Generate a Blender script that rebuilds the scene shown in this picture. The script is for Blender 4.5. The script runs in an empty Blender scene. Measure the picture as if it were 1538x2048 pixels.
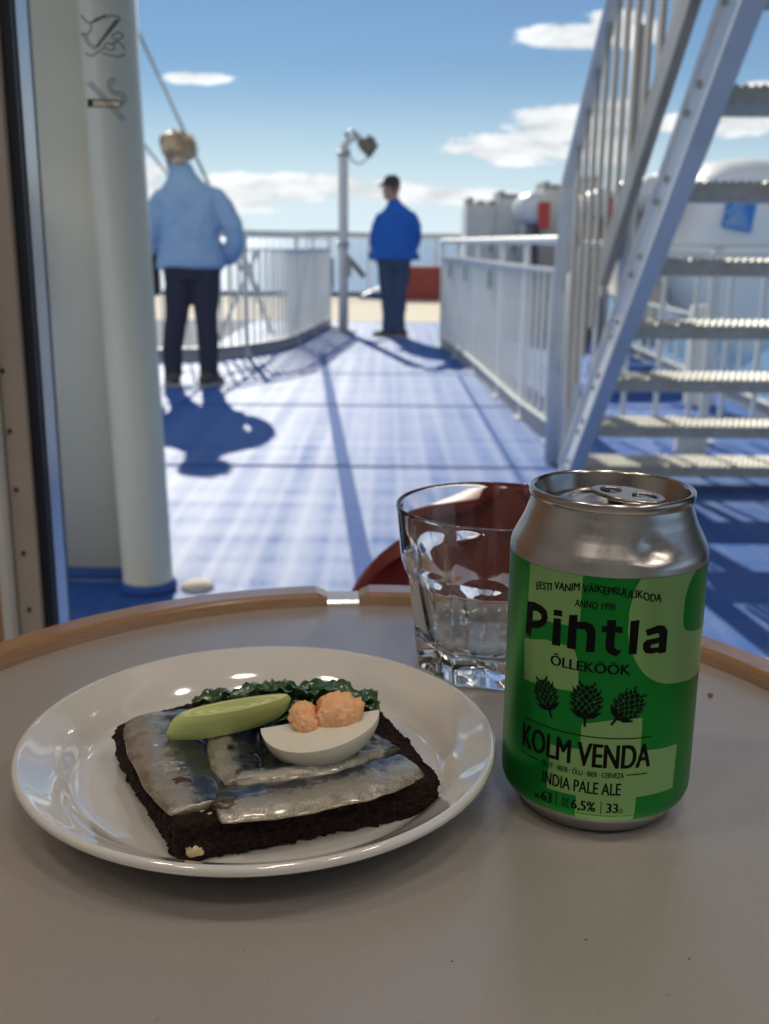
import bpy, bmesh, math, random
from mathutils import Vector, Matrix, noise
random.seed(7)
PI = math.pi
R_ = math.radians
scene = bpy.context.scene
COL = scene.collection

# ------------------------------------------------------------------ camera
D = -0.806                      # height of the ship's deck, table top is z = 0
CAMZ = 0.1936
pitch, roll, FPX = 0.2509, 0.0095, 2100.0
cd = bpy.data.cameras.new('camera'); cam = bpy.data.objects.new('camera', cd); COL.objects.link(cam)
Fv = Vector((0, math.cos(pitch), -math.sin(pitch))); Uv = Vector((0, math.sin(pitch), math.cos(pitch))); Rv = Vector((1, 0, 0))
R2 = Rv*math.cos(roll) + Uv*math.sin(roll); U2 = -Rv*math.sin(roll) + Uv*math.cos(roll)
cam.matrix_world = Matrix(((R2.x, U2.x, -Fv.x, 0), (R2.y, U2.y, -Fv.y, 0), (R2.z, U2.z, -Fv.z, CAMZ), (0, 0, 0, 1)))
cd.sensor_fit = 'VERTICAL'; cd.sensor_height = 36; cd.lens = FPX/2048*36
cd.clip_start = 0.01; cd.clip_end = 60000
cd.dof.use_dof = True; cd.dof.focus_distance = 0.345; cd.dof.aperture_fstop = 17.5; cd.dof.aperture_blades = 0
scene.camera = cam

# ------------------------------------------------------------------ world + sun
SUN_EL, SUN_AZ = R_(29.5), R_(-12)      # azimuth from +y towards +x
w = bpy.data.worlds.new('World'); scene.world = w; w.use_nodes = True
nt = w.node_tree; nt.nodes.clear()
def N(t, typ, **k):
    n = t.nodes.new(typ)
    for a, b in k.items(): setattr(n, a, b)
    return n
def L(t, a, b): t.links.new(a, b)
def setv(n, **k):
    for a, b in k.items():
        n.inputs[a.replace('_', ' ')].default_value = b
def fm(t, op, a, b=None, clamp=False):
    n = N(t, 'ShaderNodeMath', operation=op, use_clamp=clamp)
    for i, v in enumerate((a, b)):
        if v is None: continue
        if isinstance(v, (int, float)): n.inputs[i].default_value = v
        else: L(t, v, n.inputs[i])
    return n.outputs[0]
def mixc(t, f, a, b, mode='MIX'):
    n = N(t, 'ShaderNodeMix', data_type='RGBA', blend_type=mode, clamp_factor=True)
    for i, v in ((0, f), (6, a), (7, b)):
        if isinstance(v, (int, float)): n.inputs[i].default_value = v
        elif isinstance(v, tuple): n.inputs[i].default_value = v if len(v) == 4 else (*v, 1)
        else: L(t, v, n.inputs[i])
    return n.outputs[2]
sky = N(nt, 'ShaderNodeTexSky', sky_type='NISHITA', sun_disc=False, sun_elevation=SUN_EL, sun_rotation=SUN_AZ)
sky.air_density = 1.0; sky.dust_density = 0.0; sky.ozone_density = 2.2; sky.altitude = 0
tc = N(nt, 'ShaderNodeTexCoord')
sep = N(nt, 'ShaderNodeSeparateXYZ'); L(nt, tc.outputs['Generated'], sep.inputs[0])
X, Y, Z = sep.outputs
azn = fm(nt, 'ARCTAN2', X, Y)
eln = fm(nt, 'ARCSINE', Z)
cmb = N(nt, 'ShaderNodeCombineXYZ'); L(nt, fm(nt, 'MULTIPLY', X, 1.0), cmb.inputs[0]); L(nt, fm(nt, 'MULTIPLY', Y, 1.0), cmb.inputs[1]); L(nt, fm(nt, 'MULTIPLY', Z, 3.2), cmb.inputs[2])
n1 = N(nt, 'ShaderNodeTexNoise'); setv(n1, Scale=15.0, Detail=10.0, Roughness=0.66, Distortion=0.15); L(nt, cmb.outputs[0], n1.inputs['Vector'])
n2 = N(nt, 'ShaderNodeTexNoise'); setv(n2, Scale=3.2, Detail=3.0, Roughness=0.5); L(nt, cmb.outputs[0], n2.inputs['Vector'])
nn = fm(nt, 'SUBTRACT', n1.outputs[0], 0.5)
def blob(az, el, sa, se, amp=1.0):
    a = fm(nt, 'DIVIDE', fm(nt, 'SUBTRACT', azn, R_(az)), R_(sa)); e = fm(nt, 'DIVIDE', fm(nt, 'SUBTRACT', eln, R_(el)), R_(se))
    r = fm(nt, 'ADD', fm(nt, 'MULTIPLY', a, a), fm(nt, 'MULTIPLY', e, e))
    return fm(nt, 'MULTIPLY', fm(nt, 'SUBTRACT', 1.0, r), amp)
blobs = [(9.4, 9.9, 2.9, .75), (11.5, 10.2, 2.2, .9), (6.6, 4.75, 4.2, .80), (8.8, 5.9, 3.0, 1.3), (10.6, 5.6, 2.6, 1.8), (-4.6, 2.75, 7.5, .75),
         (-8.5, 2.3, 4.0, 1.0), (2.5, 2.4, 5.5, .5), (-9.8, 7.9, 1.7, .3), (16.8, 5.8, 4.0, .65), (19.3, 7.4, 2.0, .6), (-13.4, 3.0, 3.0, 1.2),
         (25, 6, 6, 1.6), (-24, 7, 7, 1.8), (-36, 4, 8, 1.5), (40, 9, 8, 2.2)]
m = None
for b in blobs:
    v = blob(*b); m = v if m is None else fm(nt, 'MAXIMUM', m, v)
m = fm(nt, 'MAXIMUM', m, -1.4)
cl = fm(nt, 'ADD', m, fm(nt, 'MULTIPLY', nn, 4.2))
clm = N(nt, 'ShaderNodeMapRange', interpolation_type='SMOOTHERSTEP'); setv(clm, From_Min=0.0, From_Max=0.55); L(nt, cl, clm.inputs[0])
# unseen soft cloud added overhead to whiten the ambient light, thin veil near the horizon
gen = N(nt, 'ShaderNodeMapRange', interpolation_type='SMOOTHSTEP'); setv(gen, From_Min=0.44, From_Max=0.62, To_Max=0.85); L(nt, n2.outputs[0], gen.inputs[0])
hgh = N(nt, 'ShaderNodeMapRange'); setv(hgh, From_Min=R_(14), From_Max=R_(22)); L(nt, eln, hgh.inputs[0])
cover = fm(nt, 'MAXIMUM', fm(nt, 'MULTIPLY', clm.outputs[0], 0.95), fm(nt, 'MULTIPLY', gen.outputs[0], hgh.outputs[0]))
tint0 = mixc(nt, 1.0, sky.outputs[0], (0.84, 0.95, 1.12), 'MULTIPLY')
hz0 = N(nt, 'ShaderNodeMapRange', interpolation_type='SMOOTHSTEP'); setv(hz0, From_Min=R_(-1), From_Max=R_(9), To_Min=.92, To_Max=0.0); L(nt, eln, hz0.inputs[0])
tint = mixc(nt, hz0.outputs[0], tint0, (12.5, 14.6, 16.5))
shade = fm(nt, 'ADD', 14.5, fm(nt, 'MULTIPLY', nn, 26.0))
cc = N(nt, 'ShaderNodeCombineColor'); L(nt, shade, cc.inputs[0]); L(nt, shade, cc.inputs[1]); L(nt, fm(nt, 'MULTIPLY', shade, 1.03), cc.inputs[2])
skyc = mixc(nt, cover, tint, cc.outputs[0])
bg = N(nt, 'ShaderNodeBackground'); bg.inputs[1].default_value = 0.05; L(nt, skyc, bg.inputs[0])
wo = N(nt, 'ShaderNodeOutputWorld'); L(nt, bg.outputs[0], wo.inputs[0])

sd = bpy.data.lights.new('sun', 'SUN'); sd.energy = 4.1; sd.angle = R_(0.53); sd.color = (1.0, 0.92, 0.78)
sun = bpy.data.objects.new('sun', sd); COL.objects.link(sun)
sdir = Vector((math.sin(SUN_AZ)*math.cos(SUN_EL), math.cos(SUN_AZ)*math.cos(SUN_EL), math.sin(SUN_EL)))
sun.rotation_euler = sdir.to_track_quat('Z', 'Y').to_euler()
vs = scene.view_settings; vs.view_transform = 'Standard'; vs.look = 'None'; vs.gamma = 1.0; vs.use_curve_mapping = False
vs.exposure = 0.48
scene.render.engine = 'CYCLES'
scene.cycles.max_bounces = 14; scene.cycles.transmission_bounces = 12; scene.cycles.transparent_max_bounces = 16
scene.cycles.glossy_bounces = 6; scene.cycles.diffuse_bounces = 5

# ------------------------------------------------------------------ materials
def mat(name, col, rough=0.5, metal=0.0, spec=0.5, **k):
    m = bpy.data.materials.new(name); m.use_nodes = True
    p = m.node_tree.nodes['Principled BSDF']
    p.inputs['Base Color'].default_value = (*col, 1); p.inputs['Roughness'].default_value = rough
    p.inputs['Metallic'].default_value = metal; p.inputs['Specular IOR Level'].default_value = spec
    for a, b in k.items(): p.inputs[a.replace('_', ' ')].default_value = b
    m['p'] = 1
    return m
def P(m): return m.node_tree.nodes['Principled BSDF']
def noisy(m, c2, scale=20, detail=6, lo=.35, hi=.7, bump=0.0, bscale=None, dist=0.001, rough=None, coord='Object', stretch=None, fac=1.0):
    """second colour mixed in by noise, plus fine relief"""
    t = m.node_tree; p = P(m); c = N(t, 'ShaderNodeTexCoord'); src = c.outputs[coord]
    if stretch:
        mp = N(t, 'ShaderNodeMapping'); mp.inputs['Scale'].default_value = stretch; L(t, src, mp.inputs[0]); src = mp.outputs[0]
    n = N(t, 'ShaderNodeTexNoise'); setv(n, Scale=float(scale), Detail=float(detail), Roughness=0.6); L(t, src, n.inputs['Vector'])
    r = N(t, 'ShaderNodeMapRange'); setv(r, From_Min=lo, From_Max=hi, To_Max=fac); L(t, n.outputs[0], r.inputs[0])
    base = tuple(p.inputs['Base Color'].default_value)
    L(t, mixc(t, r.outputs[0], base, c2), p.inputs['Base Color'])
    if rough:
        rr = N(t, 'ShaderNodeMapRange'); setv(rr, To_Min=rough[0], To_Max=rough[1]); L(t, r.outputs[0], rr.inputs[0]); L(t, rr.outputs[0], p.inputs['Roughness'])
    if bump:
        n3 = N(t, 'ShaderNodeTexNoise'); setv(n3, Scale=float(bscale or scale*3), Detail=4.0); L(t, src, n3.inputs['Vector'])
        b = N(t, 'ShaderNodeBump'); setv(b, Strength=bump, Distance=dist); L(t, n3.outputs[0], b.inputs['Height']); L(t, b.outputs[0], p.inputs['Normal'])
    return m
M = {}
M['white'] = noisy(mat('white_ship_paint', (.74, .75, .74), .35), (.62, .62, .58), 3, 6, .45, .8, .15, 60, .001)
M['white2'] = noisy(mat('aged_white_paint', (.66, .66, .63), .4), (.5, .46, .38), 5, 8, .5, .85, .2, 40, .001)
M['bulk'] = noisy(mat('bulkhead_paint', (.80, .76, .57), .3), (.73, .69, .52), 2.5, 5, .45, .8, .12, 8, .004)
def rusty(m, amount=.55):
    t = m.node_tree; p = P(m); c = N(t, 'ShaderNodeTexCoord'); mp = N(t, 'ShaderNodeMapping'); mp.inputs['Scale'].default_value = (14, 14, 2.2); L(t, c.outputs['Object'], mp.inputs[0])
    n = N(t, 'ShaderNodeTexNoise'); setv(n, Scale=1.0, Detail=8.0, Roughness=.7); L(t, mp.outputs[0], n.inputs['Vector'])
    r = N(t, 'ShaderNodeMapRange'); setv(r, From_Min=.60, From_Max=.74, To_Max=amount); L(t, n.outputs[0], r.inputs[0])
    src = p.inputs['Base Color'].links[0].from_socket
    L(t, mixc(t, r.outputs[0], src, (.30, .17, .08)), p.inputs['Base Color'])
rusty(M['white'], .45); rusty(M['white2'], .6)
M['grey'] = noisy(mat('grey_steel_paint', (.40, .40, .40), .5), (.28, .27, .26), 4, 6)
M['greydk'] = mat('dark_grey_paint', (.13, .13, .13), .6)
M['steel'] = noisy(mat('galvanised_steel', (.45, .46, .48), .35, .8), (.34, .35, .36), 30, 5)
M['rubber'] = mat('black_blue_rubber_gasket', (.012, .018, .03), .35)
M['alu'] = mat('bright_aluminium', (.6, .62, .64), .22, 1.0)
M['frame'] = noisy(mat('bronze_grey_window_frame', (.42, .37, .32), .45, 0), (.34, .30, .27), 6, 4)
M['wallin'] = mat('interior_white_panel', (.62, .63, .60), .5)
M['wood'] = mat('oak_edge', (.42, .25, .12), .42)
M['woodpanel'] = mat('peach_wood_panel', (.50, .30, .18), .5)
M['red'] = noisy(mat('dark_red_chair', (.16, .012, .012), .5), (.12, .008, .01), 30)
M['redbox'] = noisy(mat('red_container_paint', (.42, .04, .035), .45), (.30, .03, .03), 8)
M['redeq'] = mat('red_plastic', (.55, .03, .03), .4)
M['cream'] = noisy(mat('cream_deck_paint', (.74, .65, .50), .9, 0, .15), (.68, .62, .54), 1.2)
M['greydeck'] = noisy(mat('lilac_grey_deck', (.27, .28, .33), .9, 0, .12), (.2, .22, .28), 2)
M['bluemark'] = mat('blue_sign', (.02, .22, .62), .4)
M['whitemark'] = mat('white_marking', (.75, .8, .82), .5)
M['navy'] = noisy(mat('navy_denim', (.013, .018, .05), .85), (.008, .012, .03), 40)
M['jeans'] = noisy(mat('blue_jeans', (.018, .045, .11), .85), (.03, .07, .16), 25)
M['denimjk'] = noisy(mat('light_blue_jacket', (.30, .46, .66), .85), (.25, .40, .60), 12, 4, .3, .8, .5, 14, .02)
M['bluejk'] = noisy(mat('royal_blue_jacket', (.002, .13, .55), .8, 0, .2), (.002, .10, .45), 10, 4, .3, .8, .6, 10, .03)
M['skin'] = mat('skin', (.45, .24, .17), .5)
M['blond'] = noisy(mat('blond_hair', (.62, .48, .30), .5), (.30, .18, .10), 14, 6, .4, .65, .8, 40, .02)
M['cap'] = mat('dark_cap', (.02, .025, .03), .8)
M['shoe'] = mat('dark_shoe', (.05, .04, .04), .6)
M['sole'] = mat('shoe_sole', (.4, .38, .34), .7)
M['black'] = mat('black_print', (.002, .002, .003), .5, 0, .15)
M['bagdk'] = mat('dark_bag', (.01, .01, .015), .6)
M['decal'] = mat('etched_grey_print', (.10, .115, .12), .5)
M['decal2'] = mat('dark_print', (.01, .02, .03), .5)

def wood_nodes(m, c1, c2, sc=(1, 12, 12), circ=False):
    t = m.node_tree; p = P(m); c = N(t, 'ShaderNodeTexCoord')
    mp = N(t, 'ShaderNodeMapping'); mp.inputs['Scale'].default_value = sc; L(t, c.outputs['UV' if circ else 'Object'], mp.inputs[0])
    n = N(t, 'ShaderNodeTexNoise'); setv(n, Scale=18.0, Detail=8.0, Roughness=0.65); L(t, mp.outputs[0], n.inputs['Vector'])
    r = N(t, 'ShaderNodeMapRange'); setv(r, From_Min=.3, From_Max=.72); L(t, n.outputs[0], r.inputs[0])
    L(t, mixc(t, r.outputs[0], c1, c2), p.inputs['Base Color'])
    b = N(t, 'ShaderNodeBump'); setv(b, Strength=.15, Distance=.0004); L(t, n.outputs[0], b.inputs['Height']); L(t, b.outputs[0], p.inputs['Normal'])
wood_nodes(M['wood'], (.42, .235, .105), (.28, .135, .052), (3, 60, 60), True)
P(M['wood']).inputs['Coat Weight'].default_value = .9; P(M['wood']).inputs['Coat Roughness'].default_value = .16; P(M['wood']).inputs['Coat IOR'].default_value = 2.4
wood_nodes(M['woodpanel'], (.52, .33, .2), (.44, .26, .15), (8, 8, .8))

# laminate table top: fine pebbled relief
M['lam'] = mat('grey_beige_laminate', (.33, .305, .285), .40, 0, .9, Coat_Weight=.75, Coat_Roughness=.2, Coat_IOR=2.6)
t = M['lam'].node_tree; p = P(M['lam']); c = N(t, 'ShaderNodeTexCoord')
n = N(t, 'ShaderNodeTexNoise'); setv(n, Scale=470.0, Detail=2.0, Roughness=.5); L(t, c.outputs['Object'], n.inputs['Vector'])
n_ = N(t, 'ShaderNodeTexNoise'); setv(n_, Scale=7.0, Detail=5.0); L(t, c.outputs['Object'], n_.inputs['Vector'])
rr = N(t, 'ShaderNodeMapRange'); setv(rr, From_Min=.3, From_Max=.7, To_Min=.30, To_Max=.38); L(t, n_.outputs[0], rr.inputs[0]); L(t, rr.outputs[0], p.inputs['Roughness'])
sm = N(t, 'ShaderNodeTexNoise'); smp = N(t, 'ShaderNodeMapping'); smp.inputs['Scale'].default_value = (9, 30, 1); smp.inputs['Rotation'].default_value = (0, 0, .6); L(t, c.outputs['Object'], smp.inputs[0]); setv(sm, Scale=1.0, Detail=6.0, Distortion=.8); L(t, smp.outputs[0], sm.inputs['Vector'])
smr = N(t, 'ShaderNodeMapRange'); setv(smr, From_Min=.35, From_Max=.7, To_Min=.30, To_Max=.42); L(t, sm.outputs[0], smr.inputs[0]); L(t, smr.outputs[0], p.inputs['Coat Roughness'])
sp = N(t, 'ShaderNodeTexNoise'); setv(sp, Scale=260.0, Detail=1.0); L(t, c.outputs['Object'], sp.inputs['Vector'])
sr = N(t, 'ShaderNodeMapRange'); setv(sr, From_Min=.74, From_Max=.78); L(t, sp.outputs[0], sr.inputs[0])
L(t, mixc(t, fm(t, 'MULTIPLY', sr.outputs[0], .5), (.33, .305, .285), (.10, .08, .07)), p.inputs['Base Color'])
b = N(t, 'ShaderNodeBump'); setv(b, Strength=.6, Distance=.00055); L(t, n.outputs[0], b.inputs['Height']); L(t, b.outputs[0], p.inputs['Normal'])

# deck: saturated blue non-slip paint with a semi-gloss sheen and worn, chalky scuffs
M['deck'] = mat('blue_nonslip_deck', (.004, .115, .50), .42, 0, .6)
t = M['deck'].node_tree; p = P(M['deck']); c = N(t, 'ShaderNodeTexCoord')
mp = N(t, 'ShaderNodeMapping'); mp.inputs['Scale'].default_value = (1.0, .25, 1); L(t, c.outputs['Object'], mp.inputs[0])
n = N(t, 'ShaderNodeTexNoise'); setv(n, Scale=2.6, Detail=7.0, Roughness=.6); L(t, mp.outputs[0], n.inputs['Vector'])
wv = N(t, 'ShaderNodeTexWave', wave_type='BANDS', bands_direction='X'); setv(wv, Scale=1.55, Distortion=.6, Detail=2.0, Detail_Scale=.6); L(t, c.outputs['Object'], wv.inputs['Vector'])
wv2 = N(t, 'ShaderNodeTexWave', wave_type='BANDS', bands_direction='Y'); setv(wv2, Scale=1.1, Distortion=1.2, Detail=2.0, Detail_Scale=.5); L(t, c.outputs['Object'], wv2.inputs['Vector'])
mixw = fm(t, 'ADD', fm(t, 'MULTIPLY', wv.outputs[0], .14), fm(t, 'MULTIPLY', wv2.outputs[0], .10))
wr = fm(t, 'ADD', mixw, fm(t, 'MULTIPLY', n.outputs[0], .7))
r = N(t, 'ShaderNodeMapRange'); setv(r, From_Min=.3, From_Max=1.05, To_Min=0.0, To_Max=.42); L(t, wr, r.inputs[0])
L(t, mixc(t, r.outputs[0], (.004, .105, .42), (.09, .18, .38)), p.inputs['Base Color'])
p.inputs['Specular Tint'].default_value = (1.0, .92, .78, 1)
r2 = N(t, 'ShaderNodeMapRange'); setv(r2, From_Min=.3, From_Max=1.05, To_Min=.64, To_Max=.54); L(t, wr, r2.inputs[0]); L(t, r2.outputs[0], p.inputs['Roughness'])
st_ = N(t, 'ShaderNodeTexNoise'); mp2 = N(t, 'ShaderNodeMapping'); mp2.inputs['Scale'].default_value = (9.0, .35, 1); mp2.inputs['Rotation'].default_value = (0, 0, .05); L(t, c.outputs['Object'], mp2.inputs[0]); setv(st_, Scale=1.0, Detail=5.0); L(t, mp2.outputs[0], st_.inputs['Vector'])
st2 = N(t, 'ShaderNodeTexNoise'); mp3 = N(t, 'ShaderNodeMapping'); mp3.inputs['Scale'].default_value = (.6, 5.0, 1); L(t, c.outputs['Object'], mp3.inputs[0]); setv(st2, Scale=1.0, Detail=5.0); L(t, mp3.outputs[0], st2.inputs['Vector'])
gr_ = N(t, 'ShaderNodeTexNoise'); setv(gr_, Scale=55.0, Detail=3.0); L(t, c.outputs['Object'], gr_.inputs['Vector'])
spv = fm(t, 'ADD', fm(t, 'ADD', fm(t, 'MULTIPLY', st_.outputs[0], .5), fm(t, 'MULTIPLY', st2.outputs[0], .35)), fm(t, 'MULTIPLY', gr_.outputs[0], .25))
def lines(direction, sc, lo):
    w1 = N(t, 'ShaderNodeTexWave', wave_type='BANDS', bands_direction=direction); setv(w1, Scale=sc, Distortion=.25, Detail=2.0, Detail_Scale=1.5); L(t, c.outputs['Object'], w1.inputs['Vector'])
    r1_ = N(t, 'ShaderNodeMapRange'); setv(r1_, From_Min=lo, From_Max=1.0); L(t, w1.outputs[0], r1_.inputs[0]); return r1_.outputs[0]
spv = fm(t, 'ADD', spv, fm(t, 'ADD', fm(t, 'MULTIPLY', lines('X', 2.6, .72), .13), fm(t, 'SUBTRACT', fm(t, 'MULTIPLY', lines('Y', 1.3, .55), -.07), -.0)))
spr = N(t, 'ShaderNodeMapRange'); setv(spr, From_Min=.38, From_Max=.74, To_Min=.10, To_Max=.80); L(t, spv, spr.inputs[0]); L(t, spr.outputs[0], p.inputs['Specular IOR Level'])
gx = N(t, 'ShaderNodeTexNoise'); setv(gx, Scale=140.0, Detail=2.0); L(t, c.outputs['Object'], gx.inputs['Vector'])
b = N(t, 'ShaderNodeBump'); setv(b, Strength=.8, Distance=.004); L(t, gx.outputs[0], b.inputs['Height']); L(t, b.outputs[0], p.inputs['Normal'])
M['seam'] = noisy(mat('deck_seam_paint', (.02, .09, .34), .8, 0, .12), (.05, .12, .36), 20)

# sea
M['sea'] = mat('sea_water', (.07, .20, .40), .12, 0, .18)
t = M['sea'].node_tree; p = P(M['sea']); c = N(t, 'ShaderNodeTexCoord')
mp = N(t, 'ShaderNodeMapping'); mp.inputs['Scale'].default_value = (.35, .8, 1); L(t, c.outputs['Object'], mp.inputs[0])
n = N(t, 'ShaderNodeTexNoise'); setv(n, Scale=.55, Detail=8.0, Roughness=.65); L(t, mp.outputs[0], n.inputs['Vector'])
b = N(t, 'ShaderNodeBump'); setv(b, Strength=.5, Distance=.3); L(t, n.outputs[0], b.inputs['Height']); L(t, b.outputs[0], p.inputs['Normal'])
p.inputs['Roughness'].default_value = .22
M['shore'] = noisy(mat('far_shore', (.06, .09, .13), .9), (.10, .13, .15), .002)

# food and tableware
M['china'] = mat('white_glazed_china', (.72, .71, .68), .10, 0, .8, Coat_Weight=1.0, Coat_Roughness=.03, Coat_IOR=1.8)
M['can'] = mat('brushed_can_aluminium', (.56, .55, .545), .30, 1.0)
t = M['can'].node_tree; p = P(M['can']); c = N(t, 'ShaderNodeTexCoord')
mp = N(t, 'ShaderNodeMapping'); mp.inputs['Scale'].default_value = (900, 900, 12); L(t, c.outputs['Object'], mp.inputs[0])
n = N(t, 'ShaderNodeTexNoise'); setv(n, Scale=1.0, Detail=3.0); L(t, mp.outputs[0], n.inputs['Vector'])
r = N(t, 'ShaderNodeMapRange'); setv(r, To_Min=.24, To_Max=.36); L(t, n.outputs[0], r.inputs[0]); L(t, r.outputs[0], p.inputs['Roughness'])
b = N(t, 'ShaderNodeBump'); setv(b, Strength=.12, Distance=.00008); L(t, n.outputs[0], b.inputs['Height']); L(t, b.outputs[0], p.inputs['Normal'])
M['lid'] = mat('can_lid_aluminium', (.50, .47, .45), .2, 1.0)
M['green'] = mat('green_can_print', (.003, .24, .03), .30, .6, .5)
M['lime'] = mat('pale_green_can_print', (.26, .50, .19), .30, .6, .5)
M['bread'] = noisy(mat('dark_rye_bread', (.013, .004, .003), .7, 0, .3), (.058, .019, .011), 520, 6, .48, .74, 1.0, 700, .0030)
M['crust'] = M['bread']
M['eggw'] = noisy(mat('egg_white', (.74, .73, .64), .25, 0, .5, Subsurface_Weight=.25, Subsurface_Scale=.004), (.66, .64, .52), 60, 4, .5, .9, .2, 90, .0006)
P(M['eggw']).inputs['Subsurface Radius'].default_value = (1, .8, .5)
M['yolk'] = noisy(mat('orange_egg_yolk', (.88, .46, .22), .55, 0, .4, Subsurface_Weight=.15, Subsurface_Scale=.003), (.92, .58, .34), 300, 5, .4, .7, .9, 600, .0009)
M['leaf'] = noisy(mat('dark_green_leaf', (.018, .07, .02), .28, 0, .6, Coat_Weight=1.0, Coat_Roughness=.15), (.05, .13, .04), 160, 5, .4, .7, .8, 300, .0012)
M['curd'] = noisy(mat('butter_crumb', (.75, .62, .42), .5), (.6, .4, .22), 700, 4)
M['brown'] = noisy(mat('toast_crumb', (.35, .14, .05), .8), (.2, .07, .03), 900)
# leek: streaked sides, ringed pale cut faces (uses UV: x along, y across)
M['leekside'] = mat('leek_side', (.42, .52, .14), .3, 0, .5, Subsurface_Weight=.15, Subsurface_Scale=.003)
wood_nodes(M['leekside'], (.62, .70, .30), (.46, .56, .17), (30, 3, 1), True)
M['leekcut'] = mat('leek_cut_face', (.62, .68, .36), .35, 0, .5)
t = M['leekcut'].node_tree; p = P(M['leekcut']); c = N(t, 'ShaderNodeTexCoord')
wv = N(t, 'ShaderNodeTexWave', wave_type='RINGS', rings_direction='Z'); setv(wv, Scale=1.35, Distortion=1.0, Detail=2.0); 
L(t, c.outputs['UV'], wv.inputs['Vector'])
L(t, mixc(t, wv.outputs[0], (.50, .58, .20), (.66, .71, .38)), p.inputs['Base Color'])
b = N(t, 'ShaderNodeBump'); setv(b, Strength=.6, Distance=.0006); L(t, wv.outputs[0], b.inputs['Height']); L(t, b.outputs[0], p.inputs['Normal'])
# herring: silver belly, blue-black back, cross striations (UV: x along, y across)
M['fish'] = mat('silver_herring_skin', (.5, .5, .46), .25, .55, .6)
t = M['fish'].node_tree; p = P(M['fish']); c = N(t, 'ShaderNodeTexCoord')
su = N(t, 'ShaderNodeSeparateXYZ'); L(t, c.outputs['UV'], su.inputs[0])
nz = N(t, 'ShaderNodeTexNoise'); setv(nz, Scale=180.0, Detail=6.0, Roughness=.7); L(t, c.outputs['Object'], nz.inputs['Vector'])
vv = fm(t, 'ADD', su.outputs[1], fm(t, 'MULTIPLY', fm(t, 'SUBTRACT', nz.outputs[0], .5), .75))
cr = N(t, 'ShaderNodeValToRGB'); L(t, vv, cr.inputs[0])
e = cr.color_ramp.elements; e[0].position = 0.0; e[0].color = (.30, .26, .20, 1); e[1].position = 1.0; e[1].color = (.010, .014, .028, 1)
for ps, cl_ in ((.14, (.50, .48, .42, 1)), (.40, (.44, .43, .37, 1)), (.50, (.17, .18, .18, 1)), (.60, (.012, .02, .05, 1))):
    q = e.new(ps); q.color = cl_
wv = N(t, 'ShaderNodeTexWave', wave_type='BANDS', bands_direction='X'); setv(wv, Scale=16.0, Distortion=6.0, Detail=3.0, Detail_Scale=2.0)
mp = N(t, 'ShaderNodeMapping'); mp.inputs['Rotation'].default_value = (0, 0, .25); L(t, c.outputs['UV'], mp.inputs[0]); L(t, mp.outputs[0], wv.inputs['Vector'])
L(t, mixc(t, fm(t, 'MULTIPLY', fm(t, 'MULTIPLY', wv.outputs[0], nz.outputs[0]), .30), cr.outputs[0], (.07, .07, .06)), p.inputs['Base Color'])
h = fm(t, 'ADD', fm(t, 'MULTIPLY', wv.outputs[0], .10), fm(t, 'MULTIPLY', nz.outputs[0], 1.3))
b = N(t, 'ShaderNodeBump'); setv(b, Strength=.9, Distance=.0009); L(t, h, b.inputs['Height']); L(t, b.outputs[0], p.inputs['Normal'])
p.inputs['Coat Weight'].default_value = 1.0; p.inputs['Coat Roughness'].default_value = .10
# glass
M['glass'] = mat('clear_glass', (.97, .985, .98), .0, 0, .5, Transmission_Weight=1.0, IOR=1.5)
def pane_material():
    m = bpy.data.materials.new('window_glass'); m.use_nodes = True; t = m.node_tree; t.nodes.clear()
    tr = N(t, 'ShaderNodeBsdfTransparent'); tr.inputs[0].default_value = (.96, .975, .97, 1)
    gl = N(t, 'ShaderNodeBsdfGlossy'); gl.inputs['Roughness'].default_value = .02
    fr = N(t, 'ShaderNodeFresnel'); fr.inputs[0].default_value = 1.45
    mx = N(t, 'ShaderNodeMixShader'); o = N(t, 'ShaderNodeOutputMaterial')
    L(t, fr.outputs[0], mx.inputs[0]); L(t, tr.outputs[0], mx.inputs[1]); L(t, gl.outputs[0], mx.inputs[2]); L(t, mx.outputs[0], o.inputs[0])
    return m
M['pane'] = pane_material()

# ------------------------------------------------------------------ mesh helpers
def new(): return bmesh.new()
def box(bm, x0, x1, y0, y1, z0, z1):
    vs_ = [bm.verts.new((x, y, z)) for x in (x0, x1) for y in (y0, y1) for z in (z0, z1)]
    for f in ((0, 1, 3, 2), (4, 6, 7, 5), (0, 4, 5, 1), (2, 3, 7, 6), (0, 2, 6, 4), (1, 5, 7, 3)):
        bm.faces.new([vs_[i] for i in f])
    return vs_
def beam(bm, a, b, w_, h_, up=Vector((0, 0, 1))):
    a, b = Vector(a), Vector(b); d = (b-a).normalized(); s = d.cross(up)
    if s.length < 1e-5: s = Vector((1, 0, 0))
    s.normalize(); u = s.cross(d)
    r = []
    for p_ in (a, b):
        r.append([bm.verts.new(p_ + s*(i*w_/2) + u*(j*h_/2)) for i, j in ((-1, -1), (1, -1), (1, 1), (-1, 1))])
    for i in range(4): bm.faces.new((r[0][i], r[0][(i+1) % 4], r[1][(i+1) % 4], r[1][i]))
    bm.faces.new(r[0][::-1]); bm.faces.new(r[1])
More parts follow.
